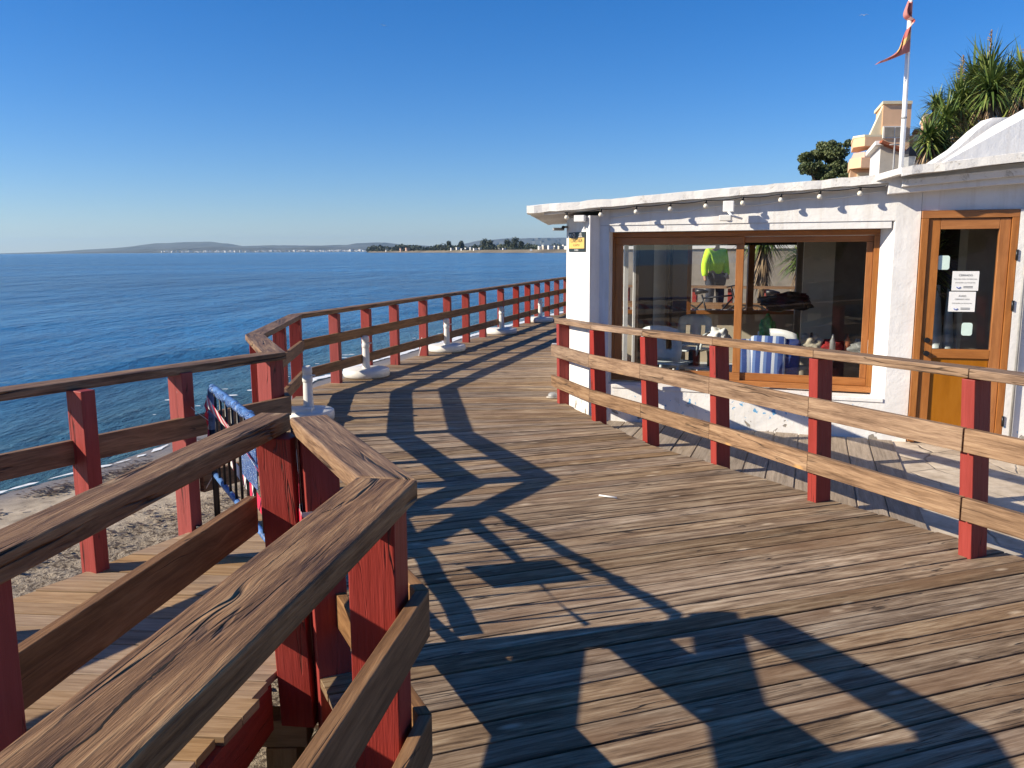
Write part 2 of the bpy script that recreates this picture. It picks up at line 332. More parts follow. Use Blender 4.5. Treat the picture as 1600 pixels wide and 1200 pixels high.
# ------------------------------------------------------------------ object helpers
class MB:
    """collects boards, boxes, tubes with a UV (metres) and a random value per piece"""
    def __init__(s): s.v = []; s.f = []; s.uv = []; s.r = []; s.sm = []
    def face(s, pts, uvs=None, r=None, smooth=False):
        i = len(s.v); s.v += [tuple(p) for p in pts]; s.f.append(tuple(range(i, i+len(pts))))
        s.uv += list(uvs) if uvs else [(p[0], p[1]) for p in pts]
        s.r += [r if r is not None else random.random()]*len(pts); s.sm.append(smooth)
    def hexa(s, c, r=None, u0=None):
        """c: 8 corners, 0-3 one end ring, 4-7 other end ring; length runs ring to ring"""
        if r is None: r = random.random()
        u0 = random.uniform(0, 40) if u0 is None else u0
        c = [Vector(p) for p in c]; i = len(s.v); s.v += [tuple(p) for p in c]
        faces = [(0, 1, 5, 4), (1, 2, 6, 5), (2, 3, 7, 6), (3, 0, 4, 7), (3, 2, 1, 0), (4, 5, 6, 7)]
        ax = ((c[4]+c[5]+c[6]+c[7])-(c[0]+c[1]+c[2]+c[3])).normalized(); o = c[0]
        acc = 0
        for k, f in enumerate(faces):
            s.f.append(tuple(i+q for q in f)); s.sm.append(False)
            if k < 4:
                a, b_ = c[f[0]], c[f[1]]; w_ = (b_-a).length
                for q, vv in zip(f, (acc, acc+w_, acc+w_, acc)): s.uv.append((u0+(c[q]-o).dot(ax), vv+r*3))
                acc += w_
            else:
                e1 = (c[f[1]]-c[f[0]]); e2 = (c[f[3]]-c[f[0]])
                l1, l2 = e1.length, e2.length
                for uvx in ((0, 0), (l1, 0), (l1, l2), (0, l2)): s.uv.append((u0+uvx[0]*.3, r*3+uvx[1]))
        s.r += [r]*8
    def fix(s): pass
    def box(s, c, sx, sy, sz, rz=0, r=None):
        """box centred at c (x, y) with base at c.z; longest side carries the grain"""
        ca, sa = math.cos(rz), math.sin(rz)
        def P(x, y, z): return (c[0]+x*ca-y*sa, c[1]+x*sa+y*ca, c[2]+z)
        hx, hy = sx/2, sy/2
        if sz >= max(sx, sy): cc = [P(-hx, -hy, 0), P(hx, -hy, 0), P(hx, hy, 0), P(-hx, hy, 0), P(-hx, -hy, sz), P(hx, -hy, sz), P(hx, hy, sz), P(-hx, hy, sz)]
        elif sx >= sy: cc = [P(-hx, -hy, 0), P(-hx, -hy, sz), P(-hx, hy, sz), P(-hx, hy, 0), P(hx, -hy, 0), P(hx, -hy, sz), P(hx, hy, sz), P(hx, hy, 0)]
        else: cc = [P(-hx, -hy, 0), P(hx, -hy, 0), P(hx, -hy, sz), P(-hx, -hy, sz), P(-hx, hy, 0), P(hx, hy, 0), P(hx, hy, sz), P(-hx, hy, sz)]
        s.hexa(cc, r)
    def bar(s, p0, p1, w_, h_, r=None, upv=(0, 0, 1)):
        p0, p1 = Vector(p0), Vector(p1); d = (p1-p0).normalized(); u = Vector(upv)
        if abs(d.dot(u)) > .98: u = Vector((0, 1, 0))
        sd_ = d.cross(u).normalized()*(w_/2); u2 = sd_.cross(d).normalized()*(h_/2)
        s.hexa([p+a for p in (p0, p1) for a in (-sd_-u2, sd_-u2, sd_+u2, -sd_+u2)], r)
    def tube(s, pts, rad, seg=8, r=None, caps=True):
        if r is None: r = random.random()
        pts = [Vector(p) for p in pts]; rads = rad if isinstance(rad, (list, tuple)) else [rad]*len(pts)
        rings = []; prev = None; L = 0; Ls = []
        for i, p in enumerate(pts):
            d = (pts[min(i+1, len(pts)-1)]-pts[max(i-1, 0)]).normalized()
            if prev is None:
                a = Vector((0, 0, 1)) if abs(d.z) < .9 else Vector((1, 0, 0)); prev = d.cross(a).normalized()
            prev = (prev-d*prev.dot(d)).normalized(); b2 = d.cross(prev)
            if i: L += (p-pts[i-1]).length
            Ls.append(L)
            rings.append([p+(prev*math.cos(t)+b2*math.sin(t))*rads[i] for t in [2*math.pi*k/seg for k in range(seg)]])
        for i in range(len(pts)-1):
            for k in range(seg):
                k2 = (k+1) % seg; cw = 2*math.pi*rads[i]/seg
                s.face([rings[i][k], rings[i][k2], rings[i+1][k2], rings[i+1][k]], [(Ls[i], k*cw), (Ls[i], (k+1)*cw), (Ls[i+1], (k+1)*cw), (Ls[i+1], k*cw)], r, True)
        if caps:
            s.face(rings[0][::-1], None, r); s.face(rings[-1], None, r)
    def lathe(s, c, prof, seg=24, smooth=True):
        r = random.random(); c = Vector(c)
        ring = [[c+Vector((q*math.cos(t), q*math.sin(t), z)) for t in [2*math.pi*k/seg for k in range(seg)]] for q, z in prof]
        for i in range(len(prof)-1):
            for k in range(seg):
                k2 = (k+1) % seg
                s.face([ring[i][k], ring[i][k2], ring[i+1][k2], ring[i+1][k]], None, r, smooth)
    def prism(s, poly, z0, z1, r=None):
        """poly (x, y) counter-clockwise"""
        if r is None: r = random.random()
        a = [(x, y, z0 if not callable(z0) else z0(x, y)) for x, y in poly]; b_ = [(x, y, z1 if not callable(z1) else z1(x, y)) for x, y in poly]
        s.face(b_, None, r); s.face(a[::-1], None, r); n_ = len(poly)
        for i in range(n_):
            j = (i+1) % n_; L = (Vector(a[j])-Vector(a[i])).length; H = abs(b_[i][2]-a[i][2])
            s.face([a[i], a[j], b_[j], b_[i]], [(0, 0), (L, 0), (L, H), (0, H)], r)
    def build(s, name, mat, parent=None, bevel=0, merge=False, segs=2, smooth_all=False):
        me = bpy.data.meshes.new(name); me.from_pydata(s.v, [], s.f)
        ul = me.uv_layers.new(name='UVMap'); k = 0
        # uv list is stored per emitted corner for quads from face(); for hexa per face corner as well
        for i, l in enumerate(ul.data): l.uv = s.uv[i]
        a = me.attributes.new('rnd', 'FLOAT', 'POINT')
        for i, v in enumerate(s.r): a.data[i].value = v
        for p, q in zip(me.polygons, s.sm): p.use_smooth = q or smooth_all
        if len(s.f) < 30000:
            bm = bmesh.new(); bm.from_mesh(me)
            if merge or any(s.sm): bmesh.ops.remove_doubles(bm, verts=bm.verts, dist=1e-4)
            bmesh.ops.recalc_face_normals(bm, faces=bm.faces); bm.to_mesh(me); bm.free()
        me.materials.append(M[mat] if isinstance(mat, str) else mat)
        o = bpy.data.objects.new(name, me); col.objects.link(o)
        if parent is not None: o.parent = parent; o.matrix_parent_inverse = Matrix.Translation(-Vector(parent.location)) if parent.rotation_euler.z == 0 else parent.matrix_basis.inverted()
        if bevel:
            m = o.modifiers.new('bevel', 'BEVEL'); m.width = bevel; m.segments = segs; m.limit_method = 'ANGLE'; m.angle_limit = R(40)
        return o
def tag(o, label, cat, group=None):
    o['label'] = label; o['category'] = cat
    if group: o['group'] = group
    return o
def thing(name, label, cat, loc=(0, 0, 0), group=None):
    o = bpy.data.objects.new(name, None); col.objects.link(o); o.location = loc; o.empty_display_size = .1
    return tag(o, label, cat, group)
def struct(o, kind='structure', label=None):
    o['kind'] = kind
    if label: o['label'] = label
    return o

def ribbon(mb, pts, width, thick, off=0., only=None):
    """mitred run of timber along pts (x, y, ztop); width across, thick downwards; off shifts it sideways (left of travel +)"""
    P = [Vector(p) for p in pts]; n_ = len(P); L = []; Rr = []
    for i in range(n_):
        d0 = (P[i]-P[i-1]).xy.normalized() if i else None; d1 = (P[i+1]-P[i]).xy.normalized() if i < n_-1 else None
        d0 = d0 or d1; d1 = d1 or d0
        nn_ = Vector((-(d0+d1).y, (d0+d1).x)).normalized(); k = 1/max(.35, nn_.dot(Vector((-d0.y, d0.x))))
        L.append(P[i].xy+nn_*k*(off+width/2)); Rr.append(P[i].xy+nn_*k*(off-width/2))
    for i in range(n_-1):
        if only is not None and i not in only: continue
        a, b_ = P[i], P[i+1]
        g = .0012
        def q(j, S, z): 
            return Vector((S[j].x, S[j].y, z))
        c = [q(i, Rr, a.z-thick), q(i, L, a.z-thick), q(i, L, a.z), q(i, Rr, a.z), q(i+1, Rr, b_.z-thick), q(i+1, L, b_.z-thick), q(i+1, L, b_.z), q(i+1, Rr, b_.z)]
        d = (b_-a).normalized()*g
        c = [x+d if k < 4 else x-d for k, x in enumerate(c)]
        mb.hexa([c[k] for k in (1, 0, 3, 2, 5, 4, 7, 6)])

def post(parent, x, y, z0, z1, ang, along=.08, across=.13, lean=(0, 0), mat='red'):
    """ang = direction of the fence run; lean = drift of the top in x, y"""
    mb = MB(); ca, sa = math.cos(ang), math.sin(ang)
    c = []
    for z, k in ((z0, z0/z1 if z1 else 0), (z1, 1)):
        for a, b_ in ((-1, -1), (1, -1), (1, 1), (-1, 1)):
            dx, dy = a*along/2, b_*across/2
            c.append((x+lean[0]*k+dx*ca-dy*sa, y+lean[1]*k+dx*sa+dy*ca, z))
    mb.hexa(c); return mb.build('post', mat, parent, bevel=.004)

# ------------------------------------------------------------------ the beach and the sea
SHORE = [(-90, -60), (-30, -16), (-16, -2), (-9.6, 6.2), (-6.9, 10.9), (-6.2, 12.2), (-5.6, 14.7), (-5.0, 20), (-3.9, 25), (.9, 39), (12, 70), (60, 160), (300, 420), (900, 800)]
def shore_x(y):
    for a, b_ in zip(SHORE, SHORE[1:]):
        if a[1] <= y <= b_[1]: t = (y-a[1])/(b_[1]-a[1]); return a[0]+t*(b_[0]-a[0])
    return SHORE[0][0] if y < SHORE[0][1] else SHORE[-1][0]+(y-800)*1.2
def shore_d(x, y):
    best = 1e9
    for a, b_ in zip(SHORE, SHORE[1:]):
        A = Vector(a); B = Vector(b_); p = Vector((x, y)); t = max(0, min(1, (p-A).dot(B-A)/(B-A).length_squared))
        best = min(best, (p-(A+(B-A)*t)).length)
    return best if x > shore_x(y) else -best
WZ = -1.5
def ground_z(x, y):
    d = shore_d(x, y)
    z = WZ+.004+(.075*d if d > 0 else .10*d)
    if d > 3: z = WZ+.225+(d-3)*.05
    z = max(z, -7); z = min(z, -1.0)
    # the bank under the terrace and the town behind
    k = max(0, min(1, (x-(1.9+max(0, -y+4)*.55))/1.2))
    if y > 9: k = max(0, min(1, (x-(1.6+.10*(y-9)))/1.2))
    z = z*(1-k)+(-.16)*k
    if x > 6 and y > 11: z += k*min(2.6, min(x-6, 9)*.3*min(1, (y-11)/14))
    return z
def sand_relief(x, y, dl): return (noise.noise(Vector((x*1.9, y*1.9, 1)))*.035+noise.noise(Vector((x*4.5, y*4.5, 5)))*.05+abs(noise.noise(Vector((x*7, y*7, 2))))*.035)*(.06+dl)
def build_ground():
    def axis(segs):
        o = []
        for a, b_, s_ in segs:
            k = a
            while k < b_-1e-6: o.append(k); k += s_
        o.append(segs[-1][1]); return o
    xs = axis([(-2200, -400, 300), (-400, -60, 40), (-60, -14, 4), (-14, 2.6, .11), (2.6, 12, .8), (12, 60, 6), (60, 400, 40), (400, 3000, 300)])
    ys = axis([(-400, -40, 40), (-40, -2, 3), (-2, 17, .11), (17, 45, 1.2), (45, 120, 8), (120, 600, 60), (600, 3000, 300)])
    v = []; wet = []; deb = []
    for y in ys:
        for x in xs:
            d = shore_d(x, y); z = ground_z(x, y)
            near = abs(x) < 14 and -3 < y < 20
            wd = .5+.6*noise.noise(Vector((x*.5, y*.5, 0)))
            wet.append(max(0, min(1, 1-(d-.7*wd)/.9)) if d < 4 else 0)
            dl = max(0, min(1, (d-2.6-1.1*noise.noise(Vector((x*.7, y*.7, 3))))/1.0))
            deb.append(dl)
            if near and d > 0: z += sand_relief(x, y, dl)
            v.append((x, y, z))
    nx = len(xs); f = [(j*nx+i, j*nx+i+1, (j+1)*nx+i+1, (j+1)*nx+i) for j in range(len(ys)-1) for i in range(nx-1)]
    me = bpy.data.meshes.new('sand'); me.from_pydata(v, [], f)
    for nm, L in (('wet', wet), ('debris', deb)):
        a = me.attributes.new(nm, 'FLOAT', 'POINT'); a.data.foreach_set('value', L)
    for p in me.polygons: p.use_smooth = True
    me.materials.append(M['sand']); o = bpy.data.objects.new('sand', me); col.objects.link(o); struct(o)
build_ground()
def build_sea():
    v = []; f = []; sh = []
    ang = [i*math.pi*2/220 for i in range(221)]
    rad = [3]; 
    while rad[-1] < 90: rad.append(rad[-1]*1.022+.05)
    while rad[-1] < 19000: rad.append(rad[-1]*1.35)
    # polar grid, finer towards the picture
    angs = [R(60+k*.5) for k in range(0, 150)]+[R(135+k*5) for k in range(0, 58)]
    angs = sorted(a % (2*math.pi) for a in angs); angs = [a for i, a in enumerate(angs) if i == 0 or a-angs[i-1] > 1e-3]
    for r_ in rad:
        for a in angs:
            x, y = r_*math.cos(a), r_*math.sin(a); d = -shore_d(x, y) if r_ < 400 else 500
            z = WZ
            if 0 < d < 120:
                ph = d*.95+noise.noise(Vector((x*.05, y*.05, 0)))*5
                amp = .10*math.exp(-((d-6)/9)**2)+.035
                z += amp*(max(0, math.sin(ph*1.05))**3)*(.5+.8*abs(noise.noise(Vector((x*.06, y*.06, 7)))))*min(1, d/2)
            sh.append(max(0, min(1, 1-d/9))*.95 if d > 0 else .9); v.append((x, y, z))
    na = len(angs)
    for j in range(len(rad)-1):
        for i in range(na): f.append((j*na+i, (j+1)*na+i, (j+1)*na+(i+1) % na, j*na+(i+1) % na))
    me = bpy.data.meshes.new('sea'); me.from_pydata(v, [], f)
    a = me.attributes.new('shallow', 'FLOAT', 'POINT'); a.data.foreach_set('value', sh)
    for p in me.polygons: p.use_smooth = True
    me.materials.append(M['water']); o = bpy.data.objects.new('sea', me); col.objects.link(o); struct(o)
build_sea()
def build_foam():
    mb = MB(); rng = random.Random(3)
    pts = []; 
    for a, b_ in zip(SHORE[2:11], SHORE[3:12]):
        A = Vector(a); B = Vector(b_); n_ = max(2, int((B-A).length/.11))
        for k in range(n_): pts.append(A+(B-A)*k/n_)
    rows = []
    for i, p in enumerate(pts):
        q = pts[min(i+1, len(pts)-1)]; d = (q-p).normalized() if (q-p).length else Vector((0, 1)); nrm = Vector((-d.y, d.x))
        off = .3*noise.noise(Vector((p.x*.6, p.y*.6, 0)))
        wdt = max(.0, .045+.12*noise.noise(Vector((p.x*1.3, p.y*1.3, 4)))+.10*noise.noise(Vector((p.x*6, p.y*6, 2))))
        if p.y > 17: wdt += .25*max(0, noise.noise(Vector((p.x*1.1, p.y*1.1, 9))))+.12
        rows.append((p+nrm*(off+wdt), p+nrm*(off-wdt*.6), wdt))
    for a, b_ in zip(rows, rows[1:]):
        if a[2]+b_[2] < .02: continue
        z = WZ+.03
        mb.face([(a[1].x, a[1].y, z), (b_[1].x, b_[1].y, z), (b_[0].x, b_[0].y, z), (a[0].x, a[0].y, z)])
    # loose patches of foam on the broken water
    for k in range(900):
        p = rng.choice(pts); x = p.x-abs(rng.gauss(0, .8)); y = p.y+rng.uniform(-.3, .3)
        if y < 15 and rng.random() < .93: continue
        s_ = rng.uniform(.02, .10); n_ = 6; t0 = rng.random()*6
        mb.face([(x+s_*1.7*rng.uniform(.6, 1)*math.cos(t0+q*math.tau/n_), y+s_*rng.uniform(.6, 1)*math.sin(t0+q*math.tau/n_), WZ+.06) for q in range(n_)])
    o = mb.build('foam', 'foam'); struct(o, 'stuff', None); o['label'] = 'thin white foam where the water meets the sand'; o['category'] = 'foam'
build_foam()
def build_weed():
    mb = MB(); rng = random.Random(5)
    def flake(x, y, s_, up_=.03):
        d_ = shore_d(x, y); z = ground_z(x, y)+sand_relief(x, y, max(0, min(1, (d_-2.6-1.1*noise.noise(Vector((x*.7, y*.7, 3))))/1.0)))+rng.uniform(.008, up_+.01); t0 = rng.random()*6; n_ = 4
        tilt = rng.uniform(-.5, .5)
        pts = [(x+s_*rng.uniform(.5, 1.6)*math.cos(t0+q*math.tau/n_), y+s_*rng.uniform(.3, .8)*math.sin(t0+q*math.tau/n_)) for q in range(n_)]
        mb.face([(a, b_, z+tilt*(a-x)*.5) for a, b_ in pts])
    for k in range(5200):                      # the wrack line left by the tide
        t = rng.uniform(0, 1); y = 3+t*14; x = shore_x(y)+.95+.2*math.sin(y*.9)+rng.gauss(0, .10+.12*abs(math.sin(y*2.1)))
        if noise.noise(Vector((x*1.2, y*1.2, 2))) < -.25: continue
        flake(x, y, rng.uniform(.015, .05), .05)
    for k in range(6500):                      # scattered litter of weed on the dry sand
        x = rng.uniform(-7, -.6); y = rng.uniform(1.5, 12)
        if shore_d(x, y) < 2.7: continue
        if noise.noise(Vector((x*1.6, y*1.6, 8))) < .02: continue
        flake(x, y, rng.uniform(.015, .05), .03)
    o = mb.build('seaweed', 'weed'); struct(o, 'stuff'); o['label'] = 'brown dried seaweed strewn along the sand'; o['category'] = 'seaweed'
build_weed()

# ------------------------------------------------------------------ the decks
LEFT = [(-1.45, -3.5), (-.62, .8), (-.36, 2.28), (-.86, 3.38), (-1.62, 5.75), (-2.30, 7.45), (-2.58, 10.1), (-2.42, 10.75), (.0, 18.9), (2.1, 26)]
RIGHT = [(7.2, -3.5), (2.60, 4.79), (1.20, 7.24), (.86, 8.3), (.56, 9.4), (.92, 13.0), (2.2, 20), (3.3, 26)]
def polyx(P, y):
    if y <= P[0][1]: a, b_ = P[0], P[1]
    elif y >= P[-1][1]: a, b_ = P[-2], P[-1]
    else: a, b_ = next((a, b_) for a, b_ in zip(P, P[1:]) if a[1] <= y <= b_[1])
    return a[0]+(y-a[1])/(b_[1]-a[1])*(b_[0]-a[0])
def hit(P, c, th):
    """where the line through c at angle th meets the border P"""
    x = c[0]
    for _ in range(40): y = c[1]+(x-c[0])*math.tan(th); x = .6*polyx(P, y)+.4*x
    return Vector((x, c[1]+(x-c[0])*math.tan(th)))
def deck():
    mb = MB(); rng = random.Random(11)
    s_ = -2.2; lines = []
    def centre(y):
        return (max(-.9, min(.6, .62-.08*y)) if y > 0 else .8, y)
    y = -2.6; 
    while y < 23:
        if y < 7.3: th = 19.4
        elif y < 8.9: th = 19.4-(y-7.3)/1.6*17.4
        elif y < 12.2: th = 2
        elif y < 14.0: th = 2-(y-12.2)/1.8*18
        else: th = -16
        lines.append((centre(y), R(th))); y += .129/math.cos(R(th))*rng.uniform(.97, 1.03)
    for (c0, t0), (c1, t1) in zip(lines, lines[1:]):
        g = .011
        jl, jr = rng.uniform(-.008, .012), rng.uniform(-.008, .02)
        a = hit(LEFT, c0, t0); b_ = hit(RIGHT, c0, t0); c = hit(RIGHT, c1, t1); d = hit(LEFT, c1, t1)
        da = Vector((math.cos(t0), math.sin(t0))); nv = Vector((-da.y, da.x))
        a = a-da*jl+nv*g/2; b_ = b_+da*jr+nv*g/2; c = c+da*jr-nv*g/2; d = d-da*jl-nv*g/2
        if (c-b_).dot(nv) < .004: c = b_+nv*.004
        if (d-a).dot(nv) < .004: d = a+nv*.004
        # some runs are two planks butted together
        cuts = [0, 1]; 
        if rng.random() < .0: cuts = [0, rng.uniform(.25, .75), 1]
        for k0, k1 in zip(cuts, cuts[1:]):
            e = .0015/max(.5, (b_-a).length)
            q0, q1 = a.lerp(b_, k0+(e if k0 else 0)), a.lerp(b_, k1-(e if k1 < 1 else 0)); r0, r1 = d.lerp(c, k0+(e if k0 else 0)), d.lerp(c, k1-(e if k1 < 1 else 0))
            zt = rng.uniform(-.0022, .0022)
            mb.hexa([(q0.x, q0.y, -.035), (r0.x, r0.y, -.035), (r0.x, r0.y, zt), (q0.x, q0.y, zt), (q1.x, q1.y, -.035), (r1.x, r1.y, -.035), (r1.x, r1.y, zt), (q1.x, q1.y, zt)], rng.random())
    o = mb.build('boardwalk_deck', 'deck', bevel=.0022, segs=1); struct(o, label='weathered brown plank deck of the main boardwalk')
    # the bearers and the dark void under the planks
    j = MB()
    L2 = [(polyx(LEFT, y)+.05, y) for y in [-3, -1, .8, 2.28, 3.4, 5.7, 7.45, 10.1, 14, 18.9, 24]]; R2 = [(polyx(RIGHT, y)-.03, y) for y in [24, 18.9, 14, 10.1, 9.4, 8.3, 7.2, 4.8, 2, -3]]
    for a, b_ in zip(L2, L2[1:]): j.bar((a[0]+.04, a[1], -.16), (b_[0]+.04, b_[1], -.16), .06, .22)
    for a, b_ in zip(R2, R2[1:]): j.bar((a[0]-.03, a[1], -.13), (b_[0]-.03, b_[1], -.13), .06, .17)
    for t in (.25, .5, .75):
        for a, b_ in zip(L2[:-1], L2[1:]):
            xa = a[0]+t*(polyx(RIGHT, a[1])-a[0]); xb = b_[0]+t*(polyx(RIGHT, b_[1])-b_[0]); j.bar((xa, a[1], -.15), (xb, b_[1], -.15), .07, .2)
    j.build('joist', 'beam', o)
deck()
# the side ramp between its two railings
def ramp_deck():
    mb = MB(); rng = random.Random(4)
    Lf = [(-6.9, -3.0), (-2.62, 3.75), (-2.36, 4.2), (-1.98, 5.0), (-1.66, 5.72), (-1.6, 6.0)]; Rt = [(-1.62, -3.0), (-1.10, 2.4), (-1.05, 2.75), (-.96, 3.25), (-.86, 3.45), (-1.50, 5.62), (-1.56, 6.0)]
    y = -2.2; th = R(-5)
    while y < 5.85:
        c0 = (-1.5, y); c1 = (-1.5, y+.135)
        a = hit(Lf, c0, th); b_ = hit(Rt, c0, th); c = hit(Rt, c1, th); d = hit(Lf, c1, th)
        jr = rng.choice((0, .0, .03, -.01))
        b_.x += jr; c.x += jr
        zt = -.006+rng.uniform(-.003, .003); g = .004
        mb.hexa([(a.x, a.y+g, -.04), (d.x, d.y-g, -.04), (d.x, d.y-g, zt), (a.x, a.y+g, zt), (b_.x, b_.y+g, -.04), (c.x, c.y-g, -.04), (c.x, c.y-g, zt), (b_.x, b_.y+g, zt)], rng.random())
        y += .135
    o = mb.build('ramp_deck', 'ramp', bevel=.002, segs=1); struct(o, label='lighter brown planks of the side ramp to the beach')
    f = MB(); f.bar((-1.66, -3, -.14), (-1.00, 3.2, -.14), .045, .2); f.build('fascia_board', 'red', o)
    f = MB(); f.bar((-1.75, -3, -.13), (-1.10, 3.2, -.13), .06, .17); f.bar((-2.5, 3.75, -.13), (-1.7, 5.6, -.13), .06, .17); f.build('joist', 'beam', o)
    f = MB(); f.bar((-2.3, 3.34, -.31), (-.865, 3.34, -.31), .12, .12); f.build('cross_beam', 'beam', o, bevel=.004)
    f = MB(); f.bar((-.975, 3.34, -1.15), (-.975, 3.34, -.372), .13, .13); f.build('support_pile', 'beam', o, bevel=.004)
    f = MB(); f.bar((-2.4, 4.4, -1.15), (-2.4, 4.4, -.22), .12, .12); f.build('support_pile', 'beam', o, bevel=.004)
    f = MB(); f.bar((-1.35, 3.1, -1.0), (-.72, 4.3, -.55), .05, .12); f.build('brace_board', 'beam', o, bevel=.003)
ramp_deck()

# ------------------------------------------------------------------ railings
def run_ang(a, b_): return math.atan2(b_[1]-a[1], b_[0]-a[0])
# railing beside the camera
SEG0, C1, E1 = (-1.01, -1.6), (-.36, 2.36), (-.805, 3.30)
fA = thing('railing', 'nearest railing, thick weathered handrail with a sharp mitred corner in the foreground', 'railing', (-.36, 2.3, 0), 'red-posted timber railings of the boardwalk')
mb = MB(); ribbon(mb, [(*SEG0, 1.04), (*C1, 1.04)], .185, .062); 
mb.v = mb.v; mb.build('handrail', 'cap', fA, bevel=.009, segs=3)
def mitre_pair(p0, c, p1, w0, w1, z, th, parent, mat='cap', bev=.009, off0=0, off1=0, name='handrail', zc=None):
    """two timbers of unlike width meeting on a clean mitre"""
    p0, c, p1 = Vector(p0), Vector(c), Vector(p1); d0 = (c-p0).normalized(); d1 = (p1-c).normalized()
    n0 = Vector((-d0.y, d0.x)); n1 = Vector((-d1.y, d1.x))
    def X(a, da, b_, db):
        t = ((b_.x-a.x)*db.y-(b_.y-a.y)*db.x)/(da.x*db.y-da.y*db.x); return a+da*t
    l = X(p0+n0*(off0+w0/2), d0, c+n1*(off1+w1/2), d1); r = X(p0+n0*(off0-w0/2), d0, c+n1*(off1-w1/2), d1)
    g = .0015
    for a0, a1, b0, b1, dd in ((p0+n0*(off0+w0/2), p0+n0*(off0-w0/2), l, r, d0), (l, r, p1+n1*(off1+w1/2), p1+n1*(off1-w1/2), d1)):
        m = MB(); s0 = dd*(g if a0 is l or (a0-l).length < 1e-6 else 0); s1 = dd*(-g if (b0-l).length < 1e-6 else 0)
        a0, a1, b0, b1 = a0+s0, a1+s0, b0+s1, b1+s1
        m.hexa([(a0.x, a0.y, z-th), (a1.x, a1.y, z-th), (a1.x, a1.y, z), (a0.x, a0.y, z), (b0.x, b0.y, z-th), (b1.x, b1.y, z-th), (b1.x, b1.y, z), (b0.x, b0.y, z)])
        m.build(name, mat, parent, bevel=bev, segs=3)
bpy.data.objects.remove(bpy.data.objects['handrail'])
mitre_pair(SEG0, C1, E1, .185, .15, 1.04, .062, fA)
mitre_pair(SEG0, C1, E1, .04, .04, .72, .14, fA, 'board', .004, -.105, -.07, 'mid_rail')
mitre_pair(SEG0, C1, E1, .04, .04, .336, .14, fA, 'board', .004, -.105, -.07, 'lower_rail')
aA = run_ang(SEG0, C1)
def split(pts, wmax, seed):
    """an open drying crack in the top of the handrail"""
    rg_ = random.Random(seed); fine = []
    for a, b_ in zip(pts, pts[1:]):
        for k in range(12): fine.append(Vector(a).lerp(Vector(b_), k/12))
    fine.append(Vector(pts[-1])); m = MB(); n_ = len(fine); prev = None; wander = 0
    for i, p in enumerate(fine):
        t = i/(n_-1); wander = wander*.8+rg_.uniform(-.0012, .0012)
        wd = wmax*(math.sin(math.pi*t)**.6)*rg_.uniform(.35, 1)*(.5+.5*abs(math.sin(t*9+seed)))+.0003
        cur = ((p.x+wander-wd/2, p.y+rg_.uniform(-.001, .001), 1.0404), (p.x+wander+wd/2, p.y+rg_.uniform(-.001, .001), 1.0404))
        if prev: m.face([prev[0], prev[1], cur[1], cur[0]])
        prev = cur
    return m
for pts, wm, sd2 in (([(-.588, .96), (-.567, 1.06), (-.56, 1.18), (-.546, 1.238), (-.538, 1.314)], .0085, 1), ([(-.515, 1.36), (-.500, 1.43), (-.468, 1.53)], .0035, 2), ([(-.474, 2.03), (-.463, 2.052), (-.452, 2.06)], .007, 3), ([(-.60, .84), (-.585, .93), (-.58, 1.0)], .003, 4), ([(-.43, 1.62), (-.40, 1.80), (-.385, 1.9)], .002, 5), ([(-.52, 1.6), (-.49, 1.78), (-.475, 1.88)], .0018, 6)):
    split(pts, wm, sd2).build('crack', 'crackdark', fA)
post(fA, -.375, 2.26, -.35, .976, aA, .12, .135)
post(fA, -.735, 3.235, -.40, .976, run_ang(C1, E1), .09, .135, (-.03, .02))
for t in (.38, .75): post(fA, C1[0]+(SEG0[0]-C1[0])*t, C1[1]+(SEG0[1]-C1[1])*t, -.35, .976, aA)
# inner railing of the ramp
fB = thing('railing', 'inner ramp railing with a sunlit narrow handrail, between the near railing and the barrier', 'railing', (-.96, 3.3, 0), 'red-posted timber railings of the boardwalk')
B0, B1 = (-1.62, -1.6), (-.955, 3.37)
mb = MB(); ribbon(mb, [(*B0, 1.04), (*B1, 1.04)], .125, .07); mb.build('handrail', 'cap', fB, bevel=.006)
mb = MB(); ribbon(mb, [(*B0, .72), (B1[0], B1[1]-.10, .72)], .04, .15, .085); mb.build('mid_rail', 'board', fB, bevel=.004)
mb = MB(); ribbon(mb, [(*B0, .33), (B1[0], B1[1]-.10, .33)], .04, .13, .085); mb.build('lower_rail', 'board', fB, bevel=.004)
aB = run_ang(B0, B1)
post(fB, -.882, 3.27, -.235, .968, aB, .13, .14, (-.035, 0))
post(fB, -1.21, 1.78, -.35, .968, aB, .13, .13)
post(fB, -1.42, .1, -.35, .968, aB, .13, .13)
# outer railing of the ramp
fC = thing('railing', 'outer ramp railing, running from the corner post out over the sand on the left', 'railing', (-1.66, 5.66, 0), 'red-posted timber railings of the boardwalk')
Cc, C0 = (-1.615, 5.73), (-4.40, 1.0); KB_ = (-2.255, 7.42)
mb = MB(); ribbon(mb, [(*C0, 1.03), (*Cc, 1.01), (*KB_, .97)], .155, .05, only=(0,)); mb.build('handrail', 'cap', fC, bevel=.006)
mb = MB(); ribbon(mb, [(*C0, .715), (*Cc, .705), (*KB_, .67)], .04, .13, -.075, only=(0,)); mb.build('mid_rail', 'board', fC, bevel=.004)
mb = MB(); ribbon(mb, [(-1.98, 5.11, .345), (*Cc, .345), (*KB_, .315)], .04, .125, -.075, only=(0,)); mb.build('lower_rail', 'board', fC, bevel=.004)
aC = run_ang(C0, Cc)
for x, y in ((-2.245, 4.36), (-1.98, 5.02), (-2.85, 3.4), (-3.6, 2.15)): post(fC, x-.01, y+.02, -.3, .975, aC)
post(fC, -1.66, 5.78, -.3, .955, aC, .12, .13)
